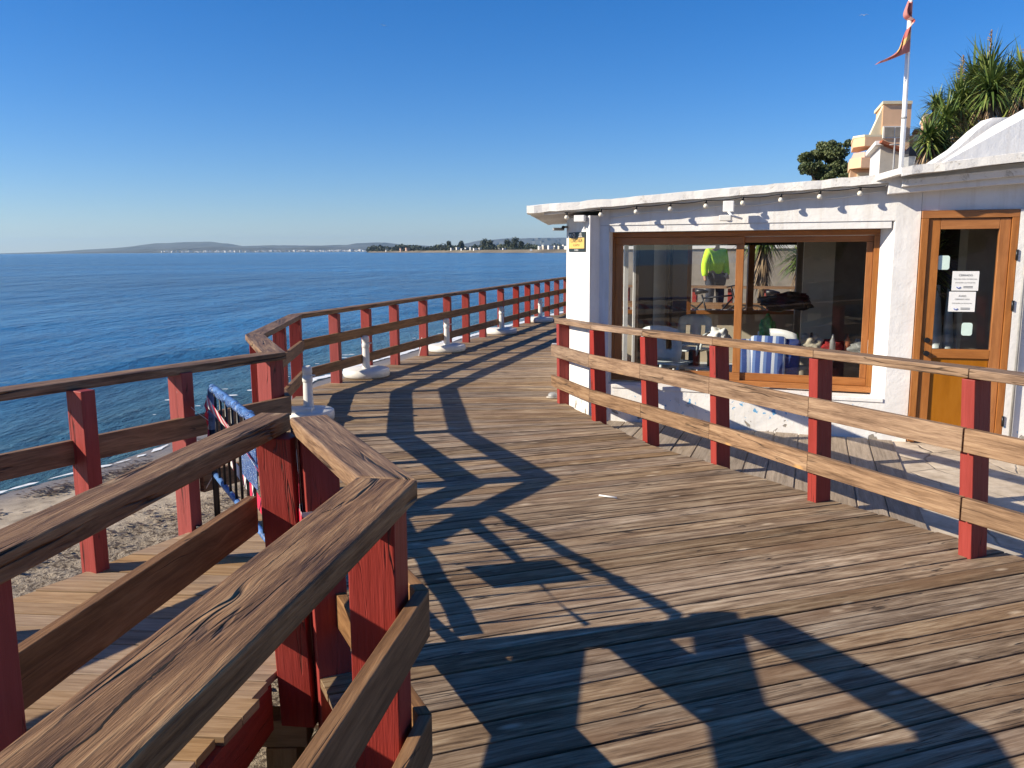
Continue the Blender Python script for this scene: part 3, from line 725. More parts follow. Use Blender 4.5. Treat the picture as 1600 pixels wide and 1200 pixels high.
# the long seaside railing
fD = thing('railing', 'long seaside railing with thirteen bays, curving away along the water past the white bases', 'railing', (-2.5, 10.1, 0), 'red-posted timber railings of the boardwalk')
KB, KA = (-2.255, 7.42), (-2.545, 10.0); FE = (2.3, 26.4)
far0 = Vector((-2.32, 10.79)); fdir = Vector((2.4, 8.09)).normalized()
fend = far0+fdir*16
runD = [(*C0, 1.03), (*Cc, 1.01), (*KB, .97), (*KA, .955), (fend.x-.06, fend.y, .945)]
mb = MB(); ribbon(mb, runD, .155, .05, only=(1, 2, 3)); mb.build('handrail', 'cap', fD, bevel=.004)
for nm, dz, th_ in (('mid_rail', .30, .12), ('lower_rail', .655, .12)):
    mb = MB(); ribbon(mb, [(x, y, (z-dz)) for x, y, z in runD], .04, th_, -.075, only=(1, 2, 3)); mb.build(nm, 'board', fD, bevel=.003)
post(fD, -2.25, 7.5, -.3, .92, run_ang(KB, KA), .13, .13); post(fD, -1.86, 6.45, -.3, .93, run_ang(Cc, KB)); post(fD, -2.40, 8.75, -.3, .91, run_ang(KB, KA)); post(fD, -2.53, 9.92, -.3, .905, run_ang(KB, KA), .12, .13)
aD = math.atan2(fdir.y, fdir.x)
for s_ in (.08, .99, 1.92, 3.05, 4.15, 5.11, 6.09, 7.29, 8.44, 9.40, 10.27, 11.28, 12.3, 13.4, 14.5):
    p = far0+fdir*(s_+.04); post(fD, p.x+.01, p.y, -.3, .897, aD)
# the railing in front of the cafe
fE = thing('railing', 'sunlit railing on the right, in front of the cafe window and door', 'railing', (1.6, 6.7, 0), 'red-posted timber railings of the boardwalk')
EP = [(.575, 9.31, .895, -.01), (.87, 8.34, .915, -.03), (1.255, 7.52, .93, -.04), (1.66, 6.60, .95, -.04), (2.07, 5.55, .98, -.035), (2.545, 4.50, 1.0, -.055), (3.12, 3.25, 1.0, -.05), (3.8, 1.9, 1.0, -.05)]
for i, (x, y, z, ln) in enumerate(EP):
    j = min(i, len(EP)-2); post(fE, x, y, -.12, z-.012, run_ang(EP[j+1][:2], EP[j][:2]), .08, .13, (ln, 0))
def capline(dz, ext=True):
    P = [(x+ln*.95, y, z+.045-dz) for x, y, z, ln in EP]
    a, b_ = Vector(P[0]), Vector(P[1]); P[0] = tuple(a+(a-b_).normalized()*.1); return P
mb = MB(); P = capline(0)
for seg in (P[:6], P[5:]): ribbon(mb, [tuple(p) for p in (seg if seg is not P[:6] else seg)], .14, .05)
mb.build('handrail', 'pale', fE, bevel=.005)
for nm, k0, h_ in (('mid_rail', .695, .13), ('lower_rail', .328, .125)):
    mb = MB()
    Q = [(x+ln*(.6 if nm == 'mid_rail' else .3), y, (z+.045)*k0) for x, y, z, ln in EP]
    a, b_ = Vector(Q[0]), Vector(Q[1]); Q[0] = tuple(a+(a-b_).normalized()*.12)
    e = Vector(Q[5]); f_ = Vector(Q[4]); 
    ribbon(mb, Q[:6], .04, h_, .085*-1 if False else -.085); ribbon(mb, [tuple(Vector(Q[5])+(Vector(Q[6])-Vector(Q[5])).normalized()*.006)]+Q[6:], .04, h_, -.085)
    mb.build(nm, 'pale', fE, bevel=.004)
mb = MB(); q = Vector((.545-.055, 9.31+.11, 0)); mb.bar((.475, 9.385, .66-.128), (.475, 9.385, .66), .055, .055); mb.build('board_end', 'white', fE)

# ------------------------------------------------------------------ terrace between the deck and the cafe
ZG = -.08
mb = MB(); th = R(70.6); dv = Vector((math.cos(th), math.sin(th))); pv = Vector((-dv.y, dv.x))
rng = random.Random(9)
FWp, FWd = Vector((1.205, 8.68)), Vector((.9275, -.374)).normalized()
def onwall(p, off=.03):
    """follow dv from p to the cafe wall"""
    q = FWp+Vector((-.374, -.9275))*off
    t = ((q.x-p.x)*FWd.y-(q.y-p.y)*FWd.x)/(dv.x*FWd.y-dv.y*FWd.x); return p+dv*t
base = Vector((2.64, 5.18)); k = 0; off = 0
e0 = Vector((2.60, 4.79)); ed = (Vector((1.20, 7.24))-e0).normalized()
while True:
    wd = .215*rng.uniform(.85, 1.15)
    def edge(o_):
        p = base+pv*o_; t = ((e0.x-p.x)*ed.y-(e0.y-p.y)*ed.x)/(dv.x*ed.y-dv.y*ed.x); return p+dv*t
    a, b_ = edge(off+.006), edge(off+wd-.006); c, d = onwall(b_), onwall(a)
    if (d-a).length < .25 or off > 2.6: break
    zt = ZG+rng.uniform(-.004, .004)
    a -= dv*.05; b_ -= dv*.05
    mb.hexa([(a.x, a.y, ZG-.03), (b_.x, b_.y, ZG-.03), (b_.x, b_.y, zt), (a.x, a.y, zt), (d.x, d.y, ZG-.03), (c.x, c.y, ZG-.03), (c.x, c.y, zt), (d.x, d.y, zt)])
    off += wd
o = mb.build('side_deck', wood('grey_plank_wood', [(.0, (.10, .075, .05)), (.4, (.30, .24, .18)), (.7, (.42, .34, .26)), (1., (.52, .44, .34))], grain=.9, vary=.25, bstr=.5, knot=.5), bevel=.002, segs=1); struct(o, label='grey-brown planks laid across, between the deck edge and the cafe wall')
def sheet(name, poly, z, mat, sub=0):
    mb = MB(); mb.face([(x, y, z) for x, y in poly]); o = mb.build(name, mat); struct(o); return o
g_ = edge(0)
sheet('paving', [(2.62, 4.9), (7.2, -3.4), (16, -3.4), (16, 9.5), (3.6, 9.5), (1.0, 9.0), (.9, 8.35), (1.25, 7.24)], ZG-.034+.03-.012, 'stone')
mb = MB(); mb.hexa([(2.64, 4.83, ZG-.05), (2.80, 4.93, ZG-.05), (2.80, 4.93, ZG+.03), (2.64, 4.83, ZG+.03), (7.0, -3.0, ZG-.05), (7.2, -2.9, ZG-.05), (7.2, -2.9, ZG+.03), (7.0, -3.0, ZG+.03)])
struct(mb.build('paving_kerb', 'concrete', bevel=.01))


# ------------------------------------------------------------------ the beach cafe
FN = Vector((-.374, -.9275)).normalized()              # outward normal of the window wall
def F(s_, out=0.): p = FWp+FWd*s_+FN*out; return (p.x, p.y)
cafe = thing('cafe', 'white plastered beach cafe with brown framed windows and a thin flat roof', 'building', (3.4, 8.4, ZG))
def wallprism(name, poly, z0, z1, mat='plaster', bevel=0, parent=None):
    mb = MB(); mb.prism(poly, z0, z1); return mb.build(name, mat, parent or cafe, bevel=bevel)
SB, ST = .30, 1.93                                      # sill and lintel heights
sL, sR = -.328, 2.43
DP = .30; WD_ = -.20                                               # thickness of the window wall
# low wall below the window, lintel above it, pier right of it
wallprism('wall', [F(sL), F(sR), F(sR, -DP), F(sL, -DP)], ZG-.3, SB, bevel=.012)
ltop = lambda x, y: 2.03+.0614*(x-.55)
wallprism('wall', [F(sL), F(sR), F(sR, -DP), F(sL, -DP)], ST-.002, lambda x, y: ltop(x, y)+.04, bevel=.008)
wallprism('wall', [F(sL+.002, -.002), F(-.223, -.002), F(-.25, -DP), F(sL+.002, -DP)], SB+.002, ST-.004)
pr = (3.655, 7.709)
wallprism('wall', [F(sR), pr, (pr[0]+.07, 8.05), F(2.29, -DP), F(2.318, WD_)], ZG-.3, lambda x, y: ltop(x, y)+.12, bevel=.012)
wallprism('wall', [F(sR-.14, -.012), F(sR-.002, -.012), F(sR-.002, -DP), F(sR-.14, -DP)], SB+.002, ST-.004) if False else None
wallprism('wall', [F(sL+.05, WD_-.04), F(2.3, WD_-.04), F(2.3, -DP+.002), F(sL+.05, -DP+.002)], 1.80, ST-.004)
wallprism('wall', [F(-.22, -.01), F(2.4, -.01), F(2.33, WD_-.03), F(-.25, WD_-.03)], 1.862, ST-.004)
# corner pillar carrying the sign, and the seaward wall with its window
PA, PB, PC = (.604, 9.38), (.796, 8.70), (.905, 8.80)
wallprism('wall', [PB, PC, (.99, 8.98), (.86, 9.46), PA], -.35, lambda x, y: 2.02+.03*(x-.6), bevel=.012)
W0, W1 = Vector((.604, 9.38)), Vector((.98, 13.6)); wd_ = (W1-W0).normalized(); wn = Vector((wd_.y, -wd_.x))
def S(s_, inn=0.): p = W0+wd_*s_+wn*inn; return (p.x, p.y)
wallprism('wall', [S(.002, .22), S(4.2, .22), S(4.2, 0), S(.002, 0)][::-1] if False else [S(.05, 0), S(.05, .2), S(4.2, .2), S(4.2, 0)], -.35, .45)
wallprism('wall', [S(.05, 0), S(.05, .2), S(4.2, .2), S(4.2, 0)], 1.92, 2.05)
wallprism('wall', [S(1.9, 0), S(1.9, .2), S(2.15, .2), S(2.15, 0)], .452, 1.918)
wallprism('wall', [S(4.0, 0), S(4.0, .2), S(4.25, .2), S(4.25, 0)], -.3, 1.918)
# door wall
DL, DR = (3.658, 7.708), (4.397, 7.487); dd = (Vector(DR)-Vector(DL)).normalized(); dn = Vector((dd.y, -dd.x))
def Dp(s_, out=0.): p = Vector(DL)+dd*s_+dn*out; return (p.x, p.y)
LD = (Vector(DR)-Vector(DL)).length
zs = lambda x, y: 2.36+(x-3.311)*.103
wallprism('wall', [Dp(0), Dp(LD+3.5), Dp(LD+3.5, -.28), Dp(0, -.28)], 2.012, lambda x, y: zs(x, y)-.08, bevel=.0)
wallprism('wall', [Dp(LD+.003, .05), Dp(LD+3.5, .05), Dp(LD+3.5, -.28), Dp(LD+.003, -.28)], ZG-.3, 2.008, bevel=.012)
# roof: left wing
def roofpiece(name, poly, zt, th_, mat='roofedge', ragged=True):
    mb = MB(); rr = random.Random(2); n_ = len(poly); out = []
    for i in range(n_):
        a, b_ = Vector(poly[i]), Vector(poly[(i+1) % n_]); L = (b_-a).length; k = max(1, int(L/.08)) if ragged else 1
        nrm = Vector(((b_-a).y, -(b_-a).x)).normalized()
        for q in range(k): p = a.lerp(b_, q/k)+nrm*rr.uniform(-.007, .007)*(q > 0); out.append((p.x, p.y))
    jz = {p: rr.uniform(-.005, .006) for p in out}
    mb.prism(out, lambda x, y: zt(x, y)-th_+jz[(x, y)]*.8, lambda x, y: zt(x, y)+jz[(x, y)])
    return mb.build(name, mat, cafe)
tip, rfr = (.162, 8.928), (3.34, 7.646)
zr = lambda x, y: 2.133+(x-.162)*.0614
roofpiece('roof', [tip, rfr, (4.4, 9.6), (6.4, 13.6), (.60, 13.9)], zr, .075)
# the step up to the right wing
zs = lambda x, y: 2.36+(x-3.311)*.103
rt_poly = [(3.33, 7.43), (4.207, 7.166), (8.2, 5.97), (8.2, 13.6), (6.42, 13.6), (3.45, 7.72)]
roofpiece('roof', rt_poly, lambda x, y: zs(x, y), .07)
mb = MB(); mb.hexa([(3.22, 7.68, 2.265), (3.33, 7.84, 2.265), (3.33, 7.84, 2.325), (3.22, 7.68, 2.325), (3.345, 7.44, 2.31), (3.46, 7.66, 2.31), (3.46, 7.66, 2.366), (3.345, 7.44, 2.366)]); mb.build('roof_step', 'roofedge', cafe, bevel=.01)
# recessed band and white beam over the door
def band(name, s0, s1, out0, out1, za, zb, ha, hb, mat='plaster', bev=.004):
    mb = MB(); a0, a1, b0, b1 = Dp(s0, out0), Dp(s0, out1), Dp(s1, out0), Dp(s1, out1)
    mb.hexa([(*a0, za), (*a1, za), (*a1, za+ha), (*a0, za+ha), (*b0, zb), (*b1, zb), (*b1, zb+hb), (*b0, zb+hb)]); return mb.build(name, mat, cafe, bevel=bev)
band('fascia', -.30, 4.0, -.1, .14, 2.155, 2.43, .16, .2, 'plaster')
band('beam', -.20, 4.0, .145, .205, 2.21, 2.53, .062, .065, 'roofedge')
# soffit board strips under the left eave (weathered edge of the slab)
mb = MB(); a, b_ = F(sL-.55, .06), F(sR-.05, .06)
mb.hexa([(a[0], a[1], zr(*a)-.105), (a[0]-.03, a[1]-.03, zr(*a)-.105), (a[0]-.03, a[1]-.03, zr(*a)-.077), (a[0], a[1], zr(*a)-.077), (b_[0], b_[1], zr(*b_)-.105), (b_[0]-.03, b_[1]-.03, zr(*b_)-.105), (b_[0]-.03, b_[1]-.03, zr(*b_)-.077), (b_[0], b_[1], zr(*b_)-.077)])
mb.build('eave_batten', 'plaster', cafe, bevel=.003)

# --- the big sliding window (recessed)
WD = -.20
def framebox(mb, s0, s1, z0, z1, o0, o1):
    a0, a1, b0, b1 = F(s0, o0), F(s0, o1), F(s1, o0), F(s1, o1)
    if (s1-s0) > (z1-z0): mb.hexa([(*a0, z0), (*a1, z0), (*a1, z1), (*a0, z1), (*b0, z0), (*b1, z0), (*b1, z1), (*b0, z1)])
    else: mb.hexa([(*a0, z0), (*a1, z0), (*b1, z0), (*b0, z0), (*a0, z1), (*a1, z1), (*b1, z1), (*b0, z1)])
def windowframe(name, s0, s1, z0, z1, o0, o1, t, tb=None, parent=None):
    tb = tb or t; mb = MB(); e = .0015
    framebox(mb, s0, s1, z0, z0+tb, o0, o1); framebox(mb, s0, s1, z1-t, z1, o0, o1)
    framebox(mb, s0, s0+t, z0+tb+e, z1-t-e, o0, o1); framebox(mb, s1-t, s1, z0+tb+e, z1-t-e, o0, o1)
    return mb.build(name, 'frame', parent, bevel=.004)
def s_at(px):                                           # position along the window wall, for a sight line x/y
    pass
wz0, wz1 = .318, 1.858
ws0, ws1 = -.262, 2.316
win = windowframe('window', ws0, ws1, wz0, wz1, WD-.075, WD+.0, .05, .055, cafe)
smid = 1.045
sash1 = windowframe('sash', ws0+.052, smid+.045, wz0+.057, wz1-.052, WD-.038, WD-.004, .075, .075, win)
sash2 = windowframe('sash', smid-.03, ws1-.052, wz0+.057, wz1-.052, WD-.072, WD-.040, .06, .075, win)
def pane(s0, s1, z0, z1, o, parent, th_=.006):
    mb = MB(); a, b_ = F(s0, o), F(s1, o); mb.face([(*a, z0), (*b_, z0), (*b_, z1), (*a, z1)]); return mb.build('pane', 'glass', parent)
pane(ws0+.12, smid-.02, wz0+.125, wz1-.12, WD-.02, sash1)
pane(smid+.025, ws1-.105, wz0+.125, wz1-.108, WD-.056, sash2)
# sill
mb = MB(); framebox(mb, sL+.15, sR-.01, SB-.035, SB+.001, WD, .012) 
mb.build('sill', 'plaster', cafe, bevel=.004)

# --- door
door = thing('door', 'brown wooden cafe door with a tall glazed upper half and paper notices', 'door', (*Dp(.45, .02), ZG), None)
del door['label']; del door['category']; door.parent = cafe; door.matrix_parent_inverse = Matrix.Translation(-Vector(cafe.location))
def dbox(mb, s0, s1, z0, z1, o0, o1):
    a0, a1, b0, b1 = Dp(s0, o0), Dp(s0, o1), Dp(s1, o0), Dp(s1, o1)
    if (s1-s0) > (z1-z0): mb.hexa([(*a0, z0), (*a1, z0), (*a1, z1), (*a0, z1), (*b0, z0), (*b1, z0), (*b1, z1), (*b0, z1)])
    else: mb.hexa([(*a0, z0), (*a1, z0), (*b1, z0), (*b0, z0), (*a0, z1), (*a1, z1), (*b1, z1), (*b0, z1)])
dm = Matrix.Translation(-Vector(cafe.location))@Matrix.Translation(-Vector((0, 0, 0)))
def dchild(mb, name, mat, parent=door, bevel=.003):
    o = mb.build(name, mat, None, bevel=bevel); o.parent = parent
    bpy.context.view_layer.update(); o.matrix_parent_inverse = parent.matrix_world.inverted(); return o
mb = MB(); dbox(mb, .003, .06, ZG, 1.94, -.08, .045); dbox(mb, LD-.055, LD, ZG, 1.94, -.08, .045); dbox(mb, .003, LD, 1.942, 2.008, -.08, .045); dchild(mb, 'door_frame', 'frame')
lf = MB(); dl, dr = .064, LD-.059
dbox(lf, dl, dl+.095, ZG+.02, 1.936, -.035, .025); dbox(lf, dr-.085, dr, ZG+.02, 1.936, -.035, .025)
dbox(lf, dl+.097, dr-.087, 1.845, 1.936, -.035, .025); dbox(lf, dl+.097, dr-.087, .70, .78, -.035, .025); dbox(lf, dl+.097, dr-.087, ZG+.02, .04, -.035, .025)
dleaf = dchild(lf, 'door_leaf', 'frame')
mb = MB(); dbox(mb, dl+.098, dr-.088, .042, .698, -.02, .006); dchild(mb, 'door_panel', 'doorp')
mb = MB(); mb.face([(*Dp(dl+.097, -.005), .782), (*Dp(dr-.087, -.005), .782), (*Dp(dr-.087, -.005), 1.843), (*Dp(dl+.097, -.005), 1.843)]); dchild(mb, 'pane', 'glass', bevel=0)
for z in (.86, .74):
    mb = MB(); p = Dp(dl+.045, .03); mb.tube([(p[0]-dn.x*.0, p[1]-dn.y*.0, z), (p[0]+dn.x*.035, p[1]+dn.y*.035, z)], .024, 14); dchild(mb, 'lock' if z < .8 else 'handle', 'black', bevel=0)
for z in (1.62, 1.18, .55, .15):
    mb = MB(); p = Dp(LD-.002, .055); mb.tube([(p[0], p[1], z-.045), (p[0], p[1], z+.045)], .011, 10); dchild(mb, 'hinge', 'black', bevel=0)
# notices stuck to the door glass
def text_mesh(body, size, origin, xdir, parent, mat='ink', align='CENTER', name='lettering'):
    c = bpy.data.curves.new(name, 'FONT'); c.body = body; c.size = size; c.align_x = align
    t = bpy.data.objects.new(name, c); col.objects.link(t); dg = bpy.context.evaluated_depsgraph_get()
    me = bpy.data.meshes.new_from_object(t.evaluated_get(dg)); bpy.data.objects.remove(t)
    o = bpy.data.objects.new(name, me); col.objects.link(o); me.materials.clear(); me.materials.append(M[mat])
    x = Vector(xdir).normalized(); z = Vector((0, 0, 1)); y = x.cross(z)
    for v in me.vertices: q = v.co.copy(); v.co = Vector(origin)+x*q.x+z*q.y
    o.parent = parent; bpy.context.view_layer.update(); o.matrix_parent_inverse = parent.matrix_world.inverted(); return o
def notice(label, s0, z0, wdt, hgt, lines, cat='notice', mat='paper', group=None, tilt=.0):
    th_ = thing(cat, label, cat.replace('_', ' '), (*Dp(s0+wdt/2, .0), z0+hgt/2), group)
    def P(s_, z): return (*Dp(s_-tilt*(z-z0)*-1, .002), z)
    m = MB(); m.face([P(s0, z0), P(s0+wdt, z0), P(s0+wdt, z0+hgt), P(s0, z0+hgt)]); sh = m.build('sheet', mat, None); sh.parent = th_; bpy.context.view_layer.update(); sh.matrix_parent_inverse = th_.matrix_world.inverted()
    if not lines:
        b = sh.modifiers.new('solid', 'SOLIDIFY'); b.thickness = .001
    for body, size, dz, dx in lines:
        text_mesh(body, size, (*Dp(s0+wdt/2+dx, .0045), z0+dz), (*dd, 0), th_)
    return th_
nz = 1.13
n1 = notice('white paper notice headed CERRADO, upper of the two sheets on the cafe door glass', .285, 1.305, .215, .172, [('CERRADO', .024, .128, 0), ('POR DESCANSO DE PERSONAL', .0135, .098, 0), ('DISCULPEN LAS MOLESTIAS', .013, .066, 0)])
n2 = notice('white paper notice headed AVISO, lower of the two sheets on the cafe door glass', .270, 1.118, .215, .178, [('AVISO', .022, .132, 0), ('CERRADO HOY', .017, .105, 0), ('DISCULPEN LAS MOLESTIAS', .013, .070, 0)])
for nn_, z, s_ in ((n1, 1.325, .325), (n2, 1.134, .315)):
    m = MB(); P = [(*Dp(s_+k*.008+.0, .005), z+.012-.012*math.sin(k/4*math.pi)) for k in range(5)]
    m.tube(P, .0035, 6); o = m.build('emblem', 'inkblue', None); o.parent = nn_; bpy.context.view_layer.update(); o.matrix_parent_inverse = nn_.matrix_world.inverted()
    m = MB(); 
    for r_ in (0, 1):
        a = Dp(s_+.055, .0042); b_ = Dp(s_+.13, .0042); m.face([(*a, z+.004+r_*.011), (*b_, z+.004+r_*.011), (*b_, z+.008+r_*.011), (*a, z+.008+r_*.011)])
    o = m.build('fine_print', 'ink', None); o.parent = nn_; bpy.context.view_layer.update(); o.matrix_parent_inverse = nn_.matrix_world.inverted()
def sticker(label, s0, z0, wdt, hgt):
    m = MB(); c = []; rr = .02
    for cx, cz, a0 in ((s0+wdt-rr, z0+hgt-rr, 0), (s0+rr, z0+hgt-rr, 90), (s0+rr, z0+rr, 180), (s0+wdt-rr, z0+rr, 270)):
        for k in range(5): a = R(a0+k*22.5); c.append((*Dp(cx+rr*math.cos(a), .003), cz+rr*math.sin(a)))
    m.face(c); o = m.build('sticker', 'mint', None); o.modifiers.new('s', 'SOLIDIFY').thickness = .0015; tag(o, label, 'sticker')
sticker('pale green rounded sticker at the upper left of the cafe door glass', .155, 1.49, .10, .125)
sticker('pale green rounded sticker low on the cafe door glass, beside the folded parasols', .39, .905, .088, .115)

# --- alarm sign on the corner pillar
Av = Vector(PA); Bv = Vector(PB); ad = (Bv-Av).normalized(); an = Vector((ad.y, -ad.x))
if an.x > 0: an = -an
def Ap(s_, out=0.): p = Av+ad*s_+an*out; return (p.x, p.y)
alarm = thing('alarm_sign', 'black and yellow alarm sign high on the white corner pillar', 'sign', (*Ap(.33, 0), 1.75))
def achild(name, s0, s1, z0, z1, o0, o1, mat, bevel=0):
    m = MB(); a0, a1, b0, b1 = Ap(s0, o0), Ap(s0, o1), Ap(s1, o0), Ap(s1, o1)
    m.hexa([(*a0, z0), (*a1, z0), (*a1, z1), (*a0, z1), (*b0, z0), (*b1, z0), (*b1, z1), (*b0, z1)]); o = m.build(name, mat, None, bevel=bevel)
    o.parent = alarm; bpy.context.view_layer.update(); o.matrix_parent_inverse = alarm.matrix_world.inverted(); return o
az0, az1 = 1.665, 1.868
achild('plate', .10, .60, az0, az1, .001, .010, 'signdark', .001)
achild('yellow_field', .12, .575, az0+.034, az1-.060, .0105, .013, 'signyellow')
def atext(body, size, s_, z, mat): text_mesh(body, size, (*Ap(s_, .0145), z), (*ad, 0), alarm, mat)
atext('MV', .050, .165, az1-.050, 'paper'); atext('AVISO', .030, .46, az1-.030, 'paper'); atext('ALARMAS', .026, .46, az1-.053, 'paper')
atext('CONECTADA', .058, .345, az0+.098, 'ink'); atext('A L A R M A', .036, .345, az0+.058, 'ink'); atext('24 HORAS', .026, .345, az0+.009, 'paper')
m = MB(); c = Ap(.27, .0145); m.tube([Vector((*Ap(.27+.03*math.cos(t), .014), az1-.031+.02*math.sin(t))) for t in [k*math.tau/16 for k in range(17)]], .0035, 6); o = m.build('ring_emblem', 'paper', None); o.parent = alarm; bpy.context.view_layer.update(); o.matrix_parent_inverse = alarm.matrix_world.inverted()
def own(o, p):
    o.parent = p; bpy.context.view_layer.update(); o.matrix_parent_inverse = p.matrix_world.inverted(); return o

# --- small fittings under the eave
cj = thing('security_camera', 'small grey security camera sticking out from the seaward cafe corner under the eave', 'camera', (*Ap(.0, .0), 1.9))
m = MB(); p = Ap(.03, .0); m.tube([(p[0], p[1], 1.93), (p[0]-.05, p[1]-.01, 1.93)], .012, 8); own(m.build('bracket', 'grey'), cj)
m = MB(); m.box((p[0]-.10, p[1]-.02, 1.892), .12, .06, .03, .2); own(m.build('camera_body', 'grey', bevel=.006), cj)
m = MB(); m.tube([(p[0]-.05, p[1]-.02, 1.925), (p[0]-.05, p[1]-.06, 1.925)], .018, 10); own(m.build('lens', 'black'), cj)
jb = MB(); q = F(-.49, .13); jb.box((q[0], q[1]+.02, 1.965), .11, .09, .065, -.38); o = jb.build('junction_box', 'white', bevel=.006); tag(o, 'white junction box under the left end of the eave, above the pillar', 'junction box')
fl = thing('floodlight', 'white twin floodlight with a junction box under the middle of the eave', 'floodlight', (*F(.98, .2), 2.0))
q = F(.98, .17); m = MB(); m.box((q[0], q[1], 2.03), .10, .06, .10, -.38); own(m.build('junction_box', 'white', bevel=.005), fl)
q = F(.96, .20); m = MB(); m.box((q[0], q[1], 1.945), .11, .09, .055, -.38); own(m.build('lamp_head', 'white_plastic', bevel=.006), fl)
m = MB(); a_ = F(.96, .22); m.tube([(*F(.98, .19), 2.03), (*F(1.02, .2), 1.99), (*F(1.10, .12), 1.965)], .01, 8); own(m.build('cable', 'white'), fl)
sl = thing('string_light', 'black string of nine white bulbs hanging along the cafe eave', 'string light', (*F(1, .3), 2.2))
def zeave(s_): x, y = F(s_, .13); return zr(x, y)-.085
bs = []
CAMP = Vector((0, 0, 1.68))
for px_ in (885, 937, 991, 1043, 1097, 1153, 1211, 1270, 1331):
    tx = (px_-800)/1327*1.005
    P0 = Vector(F(0, .13)); s_ = (tx*P0.y-P0.x)/(FWd.x-tx*FWd.y); bs.append(s_)
cable = []
allS = [bs[0]-.02]+bs+[bs[-1]+.25]
for i, (a, b_) in enumerate(zip(allS, allS[1:])):
    for k in range(6):
        t = k/6; s_ = a+(b_-a)*t; cable.append((*F(s_, .13), zeave(s_)-.010-.009*math.sin(math.pi*t)*(.5 if i == 0 else 1)))
m = MB(); m.tube(cable, .0045, 6); own(m.build('cable', 'black'), sl)
for s_ in bs:
    x, y = F(s_, .13); z = zeave(s_)-.012
    m = MB(); m.tube([(x, y, z+.006), (x, y, z-.028)], .012, 10); so = own(m.build('socket', 'black'), sl)
    m = MB(); m.lathe((x, y, z-.028), [(.0, -.044), (.012, -.042), (.021, -.034), (.024, -.022), (.02, -.01), (.011, 0)], 14); own(m.build('bulb', 'bulb'), sl)
# cable strung along the lintel, pipe beside the door
m = MB(); m.tube([(*F(s_, .012), 1.985+.068*(F(s_)[0]-.55)+.012*math.sin(s_*9)) for s_ in [sL+.1+k*.1 for k in range(27)]], .006, 6); tag(m.build('wall_cable', 'white'), 'thin white cable clipped along the cafe wall above the window', 'cable')
m = MB(); m.tube([(*Dp(LD+.06, .075), .0), (*Dp(LD+.06, .075), 2.2)], .012, 8); tag(m.build('drain_pipe', 'grey'), 'thin grey pipe running up the wall right of the cafe door', 'pipe')

# --- inside the cafe
room = MB()
def flat(name, poly, z, mat): m = MB(); m.face([(x, y, z) for x, y in poly]); o = m.build(name, mat, cafe); return o
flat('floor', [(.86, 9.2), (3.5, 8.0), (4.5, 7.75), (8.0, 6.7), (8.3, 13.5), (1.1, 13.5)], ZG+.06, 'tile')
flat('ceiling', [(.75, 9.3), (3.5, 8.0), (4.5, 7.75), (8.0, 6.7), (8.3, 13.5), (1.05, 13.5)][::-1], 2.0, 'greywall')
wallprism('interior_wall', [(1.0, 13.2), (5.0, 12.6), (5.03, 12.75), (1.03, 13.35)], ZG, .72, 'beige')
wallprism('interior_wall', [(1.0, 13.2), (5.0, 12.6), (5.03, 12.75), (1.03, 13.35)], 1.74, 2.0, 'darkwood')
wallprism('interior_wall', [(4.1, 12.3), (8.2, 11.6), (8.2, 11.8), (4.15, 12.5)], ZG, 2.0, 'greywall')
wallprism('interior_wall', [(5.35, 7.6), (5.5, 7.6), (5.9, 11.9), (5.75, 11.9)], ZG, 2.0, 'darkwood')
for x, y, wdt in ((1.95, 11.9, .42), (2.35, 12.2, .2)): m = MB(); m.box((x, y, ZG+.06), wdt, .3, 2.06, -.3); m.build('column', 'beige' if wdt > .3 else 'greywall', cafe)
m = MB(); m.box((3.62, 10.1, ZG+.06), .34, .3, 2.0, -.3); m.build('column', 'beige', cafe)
m = MB()
for a, b_ in (((2.65, 12.88), (2.75, 12.86)), ((3.55, 12.75), (3.65, 12.73)), ((1.5, 13.05), (1.6, 13.04))): m.bar((a[0], a[1]-.05, .72), (a[0], a[1]-.05, 1.74), .09, .07)
m.bar((1.0, 13.12, .75), (4.95, 12.53, .75), .08, .06); m.build('rear_window_frame', 'frame', cafe)
m = MB(); m.box((4.78, 8.75, ZG+.06), .34, .2, 2.0, -.1); m.build('column', 'beige', cafe)  # added column, brightens the view through the door glass
m = MB()
for x, y in ((1.42, 10.6), (1.62, 11.2)): m.bar((x, y, ZG), (x, y, 2.0), .05, .05)
m.build('glass_screen_frame', 'white', cafe)
m = MB(); m.box((1.75, 11.2, ZG+.06), .9, .04, 1.9, 1.2); m.box((2.25, 11.5, ZG+.06), .7, .04, 1.9, 1.1); m.build('folding_screen', 'darkwood', cafe)

